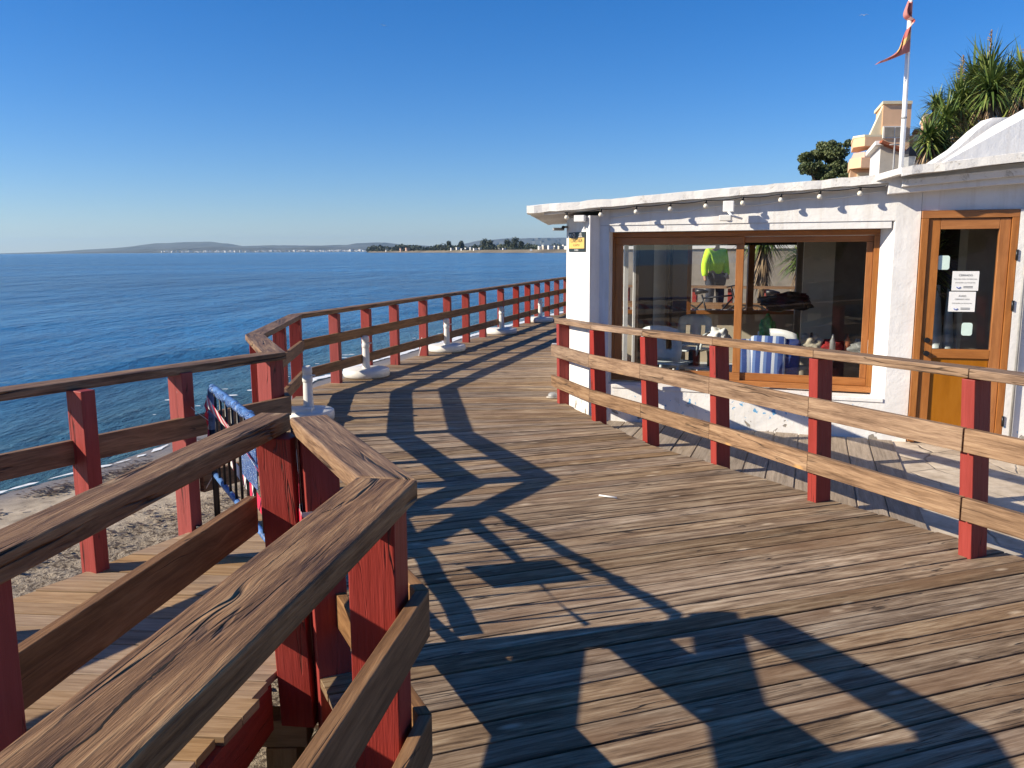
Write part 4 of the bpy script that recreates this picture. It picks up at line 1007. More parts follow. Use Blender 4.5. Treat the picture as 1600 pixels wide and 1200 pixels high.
def chair(label, x, y, rz, mat='chair', group='plastic chairs inside the cafe window'):
    t = thing('chair', label, 'chair', (x, y, ZG+.06), group)
    ca, sa = math.cos(rz), math.sin(rz); W = lambda a, b_, z: (x+a*ca-b_*sa, y+a*sa+b_*ca, ZG+.06+z)
    m = MB(); 
    for i in range(6):
        for j in range(6):
            q = lambda i, j: W(-.22+.44*i/6, -.2+.42*j/6, .43-.025*math.sin(math.pi*i/6)*math.sin(math.pi*j/6))
            m.face([q(i, j), q(i+1, j), q(i+1, j+1), q(i, j+1)], smooth=True)
    o = m.build('seat', mat, merge=True); o.modifiers.new('s', 'SOLIDIFY').thickness = .02; own(o, t)
    m = MB()
    for i in range(8):
        for j in range(6):
            def q(i, j):
                a = (i/8-.5)*2.0; wdt = .23+.03*math.sin(j/6*math.pi); return W(wdt*math.sin(a)*1.15, .22+.04*j/6-.10*(1-math.cos(a)), .46+.40*j/6*(1-.12*(abs(a))**2))
            if j in (2, 3) and i in (2, 5): continue
            m.face([q(i, j), q(i+1, j), q(i+1, j+1), q(i, j+1)], smooth=True)
    o = m.build('backrest', mat, merge=True); o.modifiers.new('s', 'SOLIDIFY').thickness = .018; own(o, t)
    for a, b_ in ((-1, -1), (1, -1), (1, 1), (-1, 1)):
        m = MB(); m.tube([W(a*.19, b_*.18, .43), W(a*.24, b_*.24, 0)], [.02, .014], 8); own(m.build('leg', mat), t)
    for a in (-1, 1):
        m = MB(); m.tube([W(a*.24, -.2, .42), W(a*.27, -.18, .62), W(a*.27, .05, .65), W(a*.25, .2, .64)], .017, 8); own(m.build('armrest', mat), t)
    return t
chair('pale plastic armchair nearest the left pane of the cafe window', 1.82, 9.75, 2.5)
chair('white plastic armchair behind the right cafe pane, beside the striped cushions', 3.02, 9.25, 2.3, 'white')
chair('pale plastic chair deep inside the cafe by the folded cables', 2.3, 11.0, -.6)
def table(label, x, y, rz, lx=1.2, ly=.7, mat='white', h_=.66):
    t = thing('table', label, 'table', (x, y, ZG+.06), 'tables inside the cafe'); ca, sa = math.cos(rz), math.sin(rz); W = lambda a, b_: (x+a*ca-b_*sa, y+a*sa+b_*ca)
    m = MB(); m.box((x, y, ZG+.06+h_), lx, ly, .03, rz); own(m.build('table_top', mat, bevel=.005), t)
    for a, b_ in ((-1, -1), (1, -1), (1, 1), (-1, 1)):
        p = W(a*(lx/2-.06), b_*(ly/2-.06)); m = MB(); m.tube([(*p, ZG+.06), (*p, ZG+.06+h_)], .018, 8); own(m.build('leg', mat), t)
    return t
table('low white table with black boxes behind the left cafe pane', 2.25, 9.85, -.38, .9, .5, 'white', .34)
table('white table piled with odds and ends behind the right cafe pane', 3.45, 9.1, -.38, 1.15, .6, 'white', .56)
for i, (x, y) in enumerate(((2.12, 9.8), (2.32, 9.72))):
    m = MB(); m.box((x, y, ZG+.06+.371), .12, .1, .18, -.38); o = m.build('speaker_box', 'black', bevel=.006); tag(o, ('small black box speaker on the low table, nearest the pale armchair', 'small black box speaker on the low table, nearer the middle window post')[i], 'speaker', 'box speakers on the low table')
def blob(name, label, cat, c, r_, mat, seed, rough=.25, group=None, flat_=1.):
    bm = bmesh.new(); bmesh.ops.create_icosphere(bm, subdivisions=4, radius=1)
    for v in bm.verts:
        k = 1+rough*noise.noise(v.co*1.7+Vector((seed, 0, 0)))+rough*.5*noise.noise(v.co*4.5+Vector((0, seed, 0)))
        v.co = Vector((v.co.x*r_[0], v.co.y*r_[1], v.co.z*r_[2]*flat_))*k+Vector(c)
    me = bpy.data.meshes.new(name); bm.to_mesh(me); bm.free(); me.materials.append(M[mat]); 
    for p in me.polygons: p.use_smooth = True
    o = bpy.data.objects.new(name, me); col.objects.link(o)
    if label: tag(o, label, cat, group)
    return o
TZ = ZG+.06+.59
blob('bag', 'green plastic bag standing on the table behind the right cafe pane', 'bag', (2.78, 9.2, .80), (.09, .08, .17), 'green', 1)
blob('bag', 'crumpled white bag by the middle post of the cafe window', 'bag', (2.50, 10.2, .63), (.12, .10, .12), 'paper', 2, .5)
blob('bag', 'big black folded sunshade bag on the table behind the right cafe pane', 'bag', (3.05, 9.5, 1.10), (.30, .12, .10), 'black', 3, .4)
blob('cloth_heap', 'red cloth heap on the cluttered cafe table', 'cloth', (3.48, 9.2, TZ+.06), (.12, .1, .07), 'redcloth', 4, .5)
blob('cloth_heap', 'pale cloth heap on the cluttered cafe table, left of the red cloth', 'cloth', (3.28, 9.25, TZ+.08), (.12, .1, .10), 'beige', 5, .5)
blob('cloth_heap', 'blue-green plastic sheet hanging over the front of the cluttered cafe table', 'cloth', (3.28, 8.88, TZ-.02), (.10, .05, .08), 'teal', 6, .5)
blob('cloth_heap', 'grey cloth heap at the right end of the cluttered cafe table', 'cloth', (3.80, 9.05, TZ+.07), (.16, .1, .08), 'grey', 16, .5)
for i in range(5):
    x, y = 3.1+i*.17, 9.2-i*.07+.1*(i % 2); m = MB(); m.lathe((x, y, TZ), [(.0, 0), (.03, 0), (.03, .13), (.012, .17), (.012, .21), (0, .21)], 12); tag(m.build('bottle', ('green', 'black', 'grey', 'terracotta', 'white')[i]), ('green', 'black', 'grey', 'red-brown', 'white')[i]+' bottle among the clutter on the cafe table', 'bottle', 'bottles on the cafe table')
# cushions
def cushion(label, c, sz, rz, tilt, mat):
    bm = bmesh.new(); bmesh.ops.create_cube(bm, size=1); bmesh.ops.subdivide_edges(bm, edges=bm.edges, cuts=5, use_grid_fill=True)
    for v in bm.verts:
        k = (1-(abs(v.co.x)*2)**4*.35)*(1-(abs(v.co.z)*2)**4*.35); v.co.y *= k
        v.co = Vector((v.co.x*sz[0], v.co.y*sz[1], v.co.z*sz[2]))
    me = bpy.data.meshes.new('cushion'); bm.to_mesh(me); bm.free(); me.materials.append(M[mat])
    for p in me.polygons: p.use_smooth = True
    o = bpy.data.objects.new('cushion', me); col.objects.link(o); o.location = c; o.rotation_euler = (tilt, 0, rz)
    s_ = o.modifiers.new('s', 'SUBSURF'); s_.levels = 1; s_.render_levels = 1
    tag(o, label, 'cushion', 'cushions on the cafe window seat')
cushion('pale cushion leaning at the left of the cushion stack in the right cafe pane', (2.52, 8.86, .55), (.34, .14, .40), -.1, -.25, 'stripes')
cushion('blue and white striped cushion in the middle of the stack in the right cafe pane', (2.66, 8.78, .57), (.36, .14, .44), -.4, -.2, 'stripes')
cushion('navy blue cushion at the right of the cushion stack in the right cafe pane', (2.84, 8.78, .55), (.30, .16, .42), -.5, -.15, 'bluecloth')
m = MB(); m.box((2.68, 8.84, ZG+.06), 1.0, .4, .34, -.38); tag(m.build('bench', 'white', bevel=.01), 'low white bench under the cushions inside the cafe window', 'bench')
# folded parasols leaning behind the door
for i in range(3):
    m = MB(); x = 4.35+i*.12; m.tube([(x, 8.6, ZG+.06), (x+.05, 8.75, .5), (x+.1, 8.9, 1.3)], [.05, .07, .02], 10); tag(m.build('folded_parasol', 'chair' if i < 2 else 'white'), ('left', 'middle', 'right')[i]+'most of the three folded pale parasols leaning behind the cafe door', 'parasol', 'folded parasols behind the door')

# ------------------------------------------------------------------ parasol bases
def parasol_base(label, x, y, rz, k=1., square=False):
    t = thing('parasol_base', label, 'parasol base', (x, y, 0), 'white parasol bases along the seaside railing')
    m = MB(); sg = 32; m.lathe((x, y, .004), [(0, 0), (.285*k, 0), (.305*k, .012), (.31*k, .05), (.305*k, .098), (.29*k, .108), (0, .112)], sg); own(m.build('base_disc', 'white_plastic', merge=True), t)
    if square: m = MB(); m.box((x-.10, y-.10, .05), .32, .2, .10, .12); own(m.build('base_block', 'white_plastic', bevel=.01), t)
    m = MB(); m.lathe((x, y, .114), [(.058, 0), (.050, .06), (.047, .24), (.045, .275)], 16); own(m.build('tube', 'white_plastic'), t)
    m = MB(); m.lathe((x, y, .114+.275), [(.045, 0), (.052, .008), (.052, .055), (.046, .062), (.046, .09), (.051, .098), (.048, .15), (.036, .165), (.026, .165), (.026, .10)], 16); own(m.build('collar', 'white_plastic'), t)
    m = MB(); m.tube([(x+.04, y-.02, .46), (x+.085, y-.03, .46)], .009, 8); own(m.build('clamp_screw', 'white_plastic'), t)
    return t
parasol_base('white parasol base in the corner of the railing, nearest the camera', -2.05, 8.42, 0, .82, True)
for lab, x, y in (('white parasol base, second along the seaside railing, below the third post', -1.98, 11.45), ('white parasol base, third along the seaside railing, half way to the cafe', -1.10, 14.35),
                  ('white parasol base, fourth along the seaside railing, second from the cafe pillar', -.21, 17.35), ('white parasol base farthest along the seaside railing, nearest the cafe pillar', .68, 20.2)): parasol_base(lab, x, y, 0, 1.02)

# ------------------------------------------------------------------ crowd barrier with tape on the ramp
bar = thing('barrier', 'worn blue crowd barrier with black bars, wrapped in red and white tape, blocking the ramp', 'barrier', (-1.3, 4.0, 0))
Ba, Bb = Vector((-1.82, 5.05, 0)), Vector((-.865, 3.325, 0)); bd = (Bb-Ba); bl_ = bd.length; bd.normalize()
def BP(s_, z, o_=0): p = Ba+bd*s_; return Vector((p.x+bd.y*o_, p.y-bd.x*o_, z))
m = MB(); m.tube([BP(.0, .62), BP(.0, .80), BP(.03, .865), BP(.09, .893), BP(bl_*.5, .89), BP(bl_-.09, .885), BP(bl_-.03, .86), BP(bl_, .80), BP(bl_, .62)], .019, 10); own(m.build('top_rail', 'blue'), bar)
m = MB(); m.tube([BP(0, .004), BP(0, .62)], .019, 10); own(m.build('leg', 'black'), bar)
m = MB(); m.tube([BP(bl_, .004), BP(bl_, .62)], .019, 10); own(m.build('leg', 'black'), bar)
m = MB(); m.tube([BP(0, .34), BP(bl_-.02, .33)], .017, 8); own(m.build('bottom_rail', 'blue'), bar)
for k in range(1, 12):
    m = MB(); s_ = k*.162; m.tube([BP(s_, .335), BP(s_, .885)], .008, 8); own(m.build('bar', 'black'), bar)
m = MB(); m.tube([BP(-.0, .02, -.13), BP(0, .015, 0), BP(0, .02, .13)], .014, 8); own(m.build('foot', 'black'), bar)
def tape(pts, wdt, name='tape', own_=None, label=None, twist=0.):
    m = MB(); L = 0
    for i in range(len(pts)-1):
        a, b_ = Vector(pts[i]), Vector(pts[i+1]); d = (b_-a).normalized(); l2 = L+(b_-a).length
        def nn2(i): 
            q = R(twist*i); sdv = d.cross(Vector((0, 0, 1))).normalized(); return Vector((0, 0, 1))*math.cos(q)+sdv*math.sin(q)
        u0, u1 = nn2(i)*wdt/2, nn2(i+1)*wdt/2
        m.face([a-u0, b_-u1, b_+u1, a+u0], [(L, 0), (l2, 0), (l2, wdt), (L, wdt)]); L = l2
    o = m.build(name, 'tape', merge=True); o.modifiers.new('s', 'SOLIDIFY').thickness = .0012
    if own_: own(o, own_)
    if label: tag(o, label, 'tape')
    return o
tape([BP(s_, .80-.07*s_-.008*math.sin(s_*5), .022) for s_ in [k*.1 for k in range(20)]], .075, own_=bar, twist=4)
tape([BP(s_, .56-.10*s_+.004*math.sin(s_*9), -.022) for s_ in [k*.1 for k in range(20)]], .06, own_=bar, twist=-1)
m = MB(); m.hexa([BP(1.02, .58, .03), BP(1.02, .58, .034), BP(1.02, .84, .034), BP(1.02, .84, .03), BP(1.36, .58, .03), BP(1.36, .58, .034), BP(1.36, .84, .034), BP(1.36, .84, .03)]); own(m.build('panel', glint_mat), bar)
tape([BP(-.02, .84, .0), BP(.0, .74, .03), BP(-.02, .60, 0), BP(.01, .48, .02)], .06, own_=bar, twist=25)
m = MB(); fp_ = []; fr_ = []
for k in range(72): s_ = .12+k*.0235; fp_.append(BP(s_, .884+.004*math.sin(k*1.1)+.004*math.sin(k*.5), .006*math.sin(k*.9))); fr_.append(.0225+.002*math.sin(k*1.3)+.001*math.sin(k*3.1))
m.tube(fp_, fr_, 9); own(m.build('rail_sleeve', glint_mat), bar)  # added sleeve, thickens the top rail so its cast shadow widens
# tape wound round the end post of the near railing and trailing down it
tp = Vector((-.755, 3.235, 0)); an_ = run_ang(C1, E1)
def RP(a, b_, z): ca, sa = math.cos(an_), math.sin(an_); return Vector((tp.x+a*ca-b_*sa-.02*(z/1.), tp.y+a*sa+b_*ca, z))
tape([RP(-.052, -.075, .655), RP(.052, -.075, .66), RP(.052, .075, .67), RP(-.052, .075, .66), RP(-.052, -.075, .655)], .055, label='red and white tape wound round the end post of the nearest railing')
tape([RP(-.05, .078, .93), RP(-.055, .078, .8), RP(-.05, .079, .70), RP(-.055, .078, .5), RP(-.05, .079, .3)], .014, label='narrow end of tape trailing down the end post of the nearest railing', twist=2)
m = MB(); a_ = Vector((-2.0, 5.0, .86)); m.tube([a_, a_.lerp(BP(0, .66), .5)-Vector((0, 0, .02)), BP(0, .66)], .0018, 5); m.tube([BP(0, .35), BP(-.06, .24, .05), BP(-.12, .22, .1)], .003, 5); tag(m.build('string', 'white'), 'white string tying the barrier to the ramp railing', 'string')
m = MB(); m.tube([(-.78+.02, 13.1-.02, .0), (-.0-1.62, 13.15, .12), (-1.60, 13.1, .3)], .006, 6) if False else m.tube([(-1.50, 13.60, .01), (-1.47, 13.66, .14), (-1.455, 13.70, .30)], .007, 6); tag(m.build('hanging_cord', 'white'), 'pale cord trailing down a post of the seaside railing', 'cord')
# small things on the deck
m = MB(); m.tube([(.595, 5.66, .012), (.71, 5.60, .012)], .006, 8); tag(m.build('drinking_straw', 'white'), 'white paper straw dropped in the middle of the deck', 'straw')
ds = thing('deck_light', 'small round metal deck light by the foot of the first cafe railing post', 'light', (.46, 9.66, 0))
m = MB(); m.lathe((.47, 9.66, .002), [(0, 0), (.055, 0), (.058, .02), (.05, .045), (.03, .058), (0, .06)], 18); own(m.build('housing', 'grey'), ds)
m = MB(); m.lathe((.47, 9.66, .001), [(.056, .004), (.075, .004), (.075, .010), (.056, .010)], 18); own(m.build('flange', 'concrete'), ds)

# ------------------------------------------------------------------ what stands on and behind the roof
fp = thing('flagpole', 'tall white flagpole standing on the cafe roof', 'flagpole', (4.25, 9.5, 2.5))
m = MB(); m.tube([(4.25, 9.5, 2.40), (4.25, 9.5, 3.1), (4.24, 9.5, 4.45)], [.026, .026, .022], 12); own(m.build('pole', 'white'), fp)
m = MB(); m.tube([(4.25, 9.5, 3.06), (4.25, 9.5, 3.08)], .030, 12); own(m.build('clamp', 'grey'), fp)
m = MB(); m.lathe((4.24, 9.5, 4.45), [(0, 0), (.035, .01), (.04, .04), (.02, .07), (0, .075)], 12); own(m.build('finial', 'white'), fp)
m = MB(); ns, nt_ = 14, 40
Ls = {0: (.005, .00), 1: (.0, .0)}
def fpt(i, j):
    t = j/nt_; u = i/ns                                       # t down the flag, u away from the pole
    wdt = (.06+.05*t if t < .55 else .09+.14*(t-.55)/.45)*(1-max(0, (t-.72))*1.6*(1-u*.4))
    x = 4.215+.06*math.sin(t*5)*u*.5-u*wdt*(.9 if t < .45 else 1)+(.115 if .15 < t < .5 else .06 if t <= .15 else .05)*u*(t < .55)
    x = 4.245-u*wdt*(1.0+.5*math.sin(t*7))+.09*u*math.exp(-((t-.33)/.12)**2)*1.6-max(0, t-.5)*.30*u
    z = 4.245-t*.50-u*.17*t-.03*u*math.sin(t*11)
    return (x, 9.46-.05*math.sin(u*9+t*6)*u, z)
for i in range(ns):
    for j in range(nt_): m.face([fpt(i, j), fpt(i, j+1), fpt(i+1, j+1), fpt(i+1, j)], [(i/ns, 1-j/nt_), (i/ns, 1-(j+1)/nt_), ((i+1)/ns, 1-(j+1)/nt_), ((i+1)/ns, 1-j/nt_)], .5, True)
o = m.build('flag', 'flag', merge=True); o.modifiers.new('s', 'SOLIDIFY').thickness = .002; tag(o, 'ragged red flag with a yellow patch hanging limp from the pole', 'flag')
# white sloping wall on the roof
sw_ = thing('roof_wall', 'white plastered sloping wall rising over the roof at the right edge', 'wall', (6.4, 11.9, 2.5))
m = MB()
prof = [(5.62, 2.72), (5.81, 2.85), (6.085, 3.03), (6.34, 3.27), (6.53, 3.42), (6.83, 3.425)]
P1 = [(x, 11.9, z) for x, z in prof]; P2 = [(x, 12.2, z) for x, z in prof]
lo = [(5.62, 11.9, 2.3), (6.83, 11.9, 2.3)]; lo2 = [(5.62, 12.2, 2.3), (6.83, 12.2, 2.3)]
m.face([lo[0], lo[1]]+P1[::-1]); m.face([lo2[1], lo2[0]]+P2)
for a, b_, c, d in zip(P1, P1[1:], P2[1:], P2): m.face([a, b_, c, d])
m.face([lo[0], P1[0], P2[0], lo2[0]]); m.face([lo[1], lo2[1], P2[-1], P1[-1]]); own(m.build('sloping_wall', 'plaster', merge=True), sw_)
m = MB(); m.prism([(5.40, 11.2), (9.2, 11.0), (9.2, 11.8), (6.5, 11.86)], 2.3, lambda x, y: 2.68+(x-5.4)*.56); own(m.build('ramp_parapet', 'plaster'), sw_)

# lantern
ln = thing('lantern', 'dark hexagonal street lantern showing above the roof edge, left of the yuccas', 'lantern', (5.02, 11, 2.5))
m = MB(); m.lathe((5.02, 11.0, 2.66), [(.055, 0), (.085, .16), (.0, .16)], 6, False); own(m.build('lamp_glass', 'grey'), ln)
m = MB(); m.lathe((5.02, 11.0, 2.82), [(.105, 0), (.095, .025), (.065, .07), (.03, .10), (.02, .115), (0, .125)], 6, False); own(m.build('lantern_roof', 'black'), ln)
m = MB(); m.tube([(5.02, 11, 2.0), (5.02, 11, 2.66)], .025, 10); own(m.build('lantern_post', 'black'), ln)
an2 = thing('antenna', 'thin metal antenna rod standing between the flagpole and the lantern', 'antenna', (6.14, 14, 2.5))
m = MB(); m.tube([(6.14, 14, 2.2), (6.14, 14, 3.42)], .012, 6); own(m.build('mast', 'grey'), an2)
m = MB(); m.tube([(6.06, 14, 3.32), (6.22, 14, 3.32)], .010, 6); own(m.build('crossbar', 'grey'), an2)

# orange building with a tower
ob = thing('tower_house', 'orange rendered house with a tall square tower and rounded balconies on the hill', 'house', (20, 45, 5))
def bpart(name, poly, z0, z1, mat, bev=0): m = MB(); m.prism(poly, z0, z1); return own(m.build(name, mat, bevel=bev), ob)
def X45(px_, Y=45.): return (px_-800)/1327*Y*.968
def quad(px0, px1, Y0, Y1, g0=0): return [(X45(px0, Y0), Y0), (X45(px1, Y0), Y0), (X45(px1, Y0)+.3, Y1), (X45(px0, Y0)+.9, Y1)]
bpart('tower', quad(1380, 1424, 45, 48), 2, 8.95, 'orange_wall')
bpart('tower_coping', quad(1379, 1425, 44.9, 48.1), 8.952, 9.10, 'cream_wall')
m = MB(); A_ = [(X45(1380.5), 45.25, 2), (X45(1380.5), 45.25, 8.9), (X45(1376), 45.25, 8.5), (X45(1362.5), 45.25, 7.45), (X45(1362), 45.25, 2)]
m.face(A_); o = own(m.build('sloping_flank', 'cream_wall'), ob); o.modifiers.new('s', 'SOLIDIFY').thickness = .2
wn_ = own((lambda mm: (mm.box((X45(1399), 44.97, 7.26), 1.18, .08, .6), mm.build('window', 'rear_white'))[1])(MB()), ob)
for k in (-1, 1): m = MB(); m.box((X45(1399)+k*.28, 44.92, 7.31), .50, .03, .50); p_ = m.build('pane', 'greywall'); p_.parent = wn_; bpy.context.view_layer.update(); p_.matrix_parent_inverse = wn_.matrix_world.inverted()
def balc(px0, px1, Y=44.0): a, b_ = X45(px0, Y), X45(px1, Y); return [(a+.30, Y), (b_, Y), (b_, 47.0), (a+.8, 47.0), (a, Y+.7)]
bpart('balcony', balc(1345, 1381), 6.78, 7.22, 'orange_wall', .05); bpart('balcony_rim', balc(1344, 1381), 7.225, 7.33, 'cream_wall')
bpart('storey', quad(1358, 1380, 45.3, 47.5), 6.2, 6.775, 'cream_wall')
bpart('balcony', balc(1341, 1381), 5.72, 6.22, 'orange_wall', .05); bpart('balcony_rim', balc(1346, 1381), 6.225, 6.5, 'pink')
bpart('storey', quad(1334, 1381, 45.0, 47.5), 2, 5.7, 'orange_wall')
m = MB(); m.box((X45(1355), 44.95, 4.6), .7, .06, .95); own(m.build('shutter', 'cream_wall'), ob)
bpart('wing', quad(1424.5, 1452, 45.6, 49), 2, 6.35, 'orange_wall')
m = MB(); m.hexa([(X45(1423), 45.1, 6.1), (X45(1423), 48, 7.0), (X45(1423), 48, 7.1), (X45(1423), 45.1, 6.2), (X45(1452), 45.1, 6.0), (X45(1452), 48, 7.0), (X45(1452), 48, 7.1), (X45(1452), 45.1, 6.1)]); own(m.build('tiled_roof', 'terracotta'), ob)
m = MB(); m.box((X45(1434, 46.5), 46.5, 6.6), .5, .5, 1.0); ch_ = own(m.build('chimney', 'cream_wall'), ob)
m = MB(); m.lathe((X45(1434, 46.5), 46.5, 7.605), [(.2, 0), (.24, .12), (.12, .3), (0, .34)], 8); own(m.build('chimney_pot', 'terracotta'), ob)
o2 = thing('tower_house', 'second pale orange tower, half hidden behind the yucca heads', 'house', (22, 45, 5))
def b2(name, poly, z0, z1, mat): m = MB(); m.prism(poly, z0, z1); return own(m.build(name, mat), o2)
b2('tower', [(X45(1444, 48), 48), (X45(1470, 48), 48), (X45(1471, 48)+.5, 51), (X45(1446, 48)+1.2, 51)], 2, 8.75, 'orange_wall')
b2('tower_coping', [(X45(1443, 48), 47.9), (X45(1471, 48), 47.9), (X45(1472, 48)+.5, 51.1), (X45(1445, 48)+1.2, 51.1)], 8.752, 8.9, 'cream_wall')
# white gabled house
gh = thing('gabled_house', 'white gabled house with a tiled verge, in front of the orange tower', 'house', (13, 30, 3))
def X30(px_, Y=30.): return (px_-800)/1327*Y*.972
za, zb_, zc_ = 4.95, 5.28, 4.62
def Z30(px_, py, Y): return 1.68+((396.5-px_*.0059)-py)/1395*Y
m = MB(); pl = [(X30(1377), 30.0, 1.5), (X30(1447), 30.0, 1.5), (X30(1447), 30.0, Z30(1447, 250, 30)), (X30(1377), 30.0, Z30(1377, 223, 30))]
m.face(pl); o = own(m.build('gable_wall', 'beige'), gh); 
m = MB(); m.face([(X30(1362, 31), 31, 1.5), (X30(1377), 30.0, 1.5), (X30(1377), 30.0, Z30(1377, 223, 30)), (X30(1362, 31), 31, Z30(1362, 240, 31))]); own(m.build('side_wall', 'rear_white'), gh)
m = MB(); a_, b_ = (X30(1376, 29.9), 29.9, Z30(1376, 222, 29.9)), (X30(1361, 31), 31, Z30(1361, 240, 31))
m.bar((a_[0], a_[1], a_[2]), (b_[0], b_[1], b_[2]), .3, .14); own(m.build('verge', 'rear_white'), gh)
m = MB(); m.bar((X30(1376, 29.85), 29.85, Z30(1376, 222, 29.85)+.03), (X30(1449, 29.85), 29.85, Z30(1449, 250, 29.85)+.03), .3, .09); own(m.build('tiled_verge', 'terracotta'), gh)
m = MB(); m.hexa([(X30(1378), 30.1, 1.5), (X30(1378)+2.2, 35, 1.5), (X30(1378)+2.2, 35, 5.1), (X30(1378), 30.1, 5.15), (X30(1447), 30.1, 1.5), (X30(1447)+1, 35, 1.5), (X30(1447)+1, 35, 4.5), (X30(1447), 30.1, 4.6)]); own(m.build('house_body', 'rear_white'), gh)

# ------------------------------------------------------------------ plants
def blade(m, o_, d, L, wdt, droop, r=None):
    """one sword leaf"""
    d = Vector(d).normalized(); sdv = d.cross(Vector((0, 0, 1)))
    sdv = sdv.normalized() if sdv.length > .1 else Vector((1, 0, 0)); r = r or random.random(); nseg = 3; prev = None; p = Vector(o_); dirv = d.copy()
    for k in range(nseg+1):
        t = k/nseg; ww = wdt*(1-t**1.6)+.002; cur = (p-sdv*ww/2, p+sdv*ww/2)
        if prev: m.face([prev[0], prev[1], cur[1], cur[0]], None, r)
        prev = cur; p = p+dirv*(L/nseg); dirv = (dirv+Vector((0, 0, -droop/nseg))).normalized()
def yucca(label, x, y, zb, zt, L, n_, seed, spike=False, skirt=.5, lean=(0, 0)):
    rg = random.Random(seed); t = thing('yucca', label, 'yucca', (x, y, zb), 'yucca heads above the roof' if zb > 1 else 'spiky plants seen through the cafe glass')
    tx, ty = x+lean[0], y+lean[1]
    m = MB(); m.tube([(x, y, zb), ((x+tx)/2+.04, (y+ty)/2, (zb+zt)/2), (tx, ty, zt)], [.11, .09, .07], 9); own(m.build('trunk', 'bark'), t)
    m = MB()
    for k in range(int(n_*1.6)):
        a = rg.uniform(0, math.tau); e = math.asin(rg.uniform(-.6, 1)); Lk = L*rg.uniform(.75, 1.2)
        blade(m, (tx, ty, zt+rg.uniform(-.14, .1)), (math.cos(a)*math.cos(e), math.sin(a)*math.cos(e), math.sin(e)), Lk, rg.uniform(.035, .055), rg.uniform(.5, 1.6) if e < 1.0 else .2)
    own(m.build('crown', 'yucca'), t)
    m = MB()
    for k in range(int(n_*.9*skirt)+10):
        a = rg.uniform(0, math.tau); zz = zt-rg.uniform(.08, skirt)
        blade(m, (tx+.05*math.cos(a), ty+.05*math.sin(a), zz), (math.cos(a)*.5, math.sin(a)*.5, -1), L*rg.uniform(.5, .85), rg.uniform(.03, .05), .25)
    own(m.build('dead_leaves', 'dryleaf'), t)
    if spike:
        m = MB(); m.tube([(tx, ty, zt), (tx+.02, ty, zt+.85)], [.018, .008], 6)
        for k in range(26): a = rg.uniform(0, math.tau); z = zt+.32+.5*k/26; m.tube([(tx+.01, ty, z), (tx+.09*math.cos(a)*(1.1-k/26), ty+.09*math.sin(a), z+.05)], .006, 4)
        own(m.build('flower_spike', 'dryleaf'), t)
Yd = 17.
def YX(px_, d=Yd): return (px_-800)/1327*d*.962
def YZ(py, px_, d=Yd): return 1.68+((396.5-px_*.0059)-py)/1400*d
for lab, px_, py, d, L, n_, sp, sk in (
    ('yucca head at the lower left of the clump, just above the roof edge', 1458, 215, 15.5, .50, 150, False, .55),
    ('small yucca head poking up at the far left of the clump', 1466, 166, 17, .42, 90, False, .35),
    ('yucca head in the left middle, with a dry flower stalk beside it', 1483, 190, 16, .55, 150, False, .55),
    ('yucca head with a long skirt of pale dead leaves, centre left', 1502, 160, 16.5, .62, 170, True, .8),
    ('tallest yucca head carrying a bare flower spike', 1543, 118, 17.5, .78, 190, True, .6),
    ('yucca head low in the centre with brown skirt', 1550, 140, 16, .68, 180, False, .75),
    ('yucca head at the right edge of the picture, highest of that side', 1600, 125, 17, .72, 190, True, .7),
    ('yucca head low at the right edge over the white wall', 1590, 165, 17.5, .60, 160, False, .5),
    ('yucca head tucked behind the centre of the clump', 1520, 185, 18, .60, 160, False, .7),
    ('yucca head between the two flower spikes, set a little back', 1522, 122, 18.2, .66, 150, False, .6),
    ('yucca head at the far right, a little below the highest', 1574, 125, 18.4, .66, 150, False, .6),
    ('yucca head lowest in the clump, between the lantern and the white wall', 1478, 232, 15.8, .42, 120, False, .3)):
    yucca(lab, YX(px_, d), d, 1.6, YZ(py, px_, d), L, n_, px_, sp, sk, (0, 0))

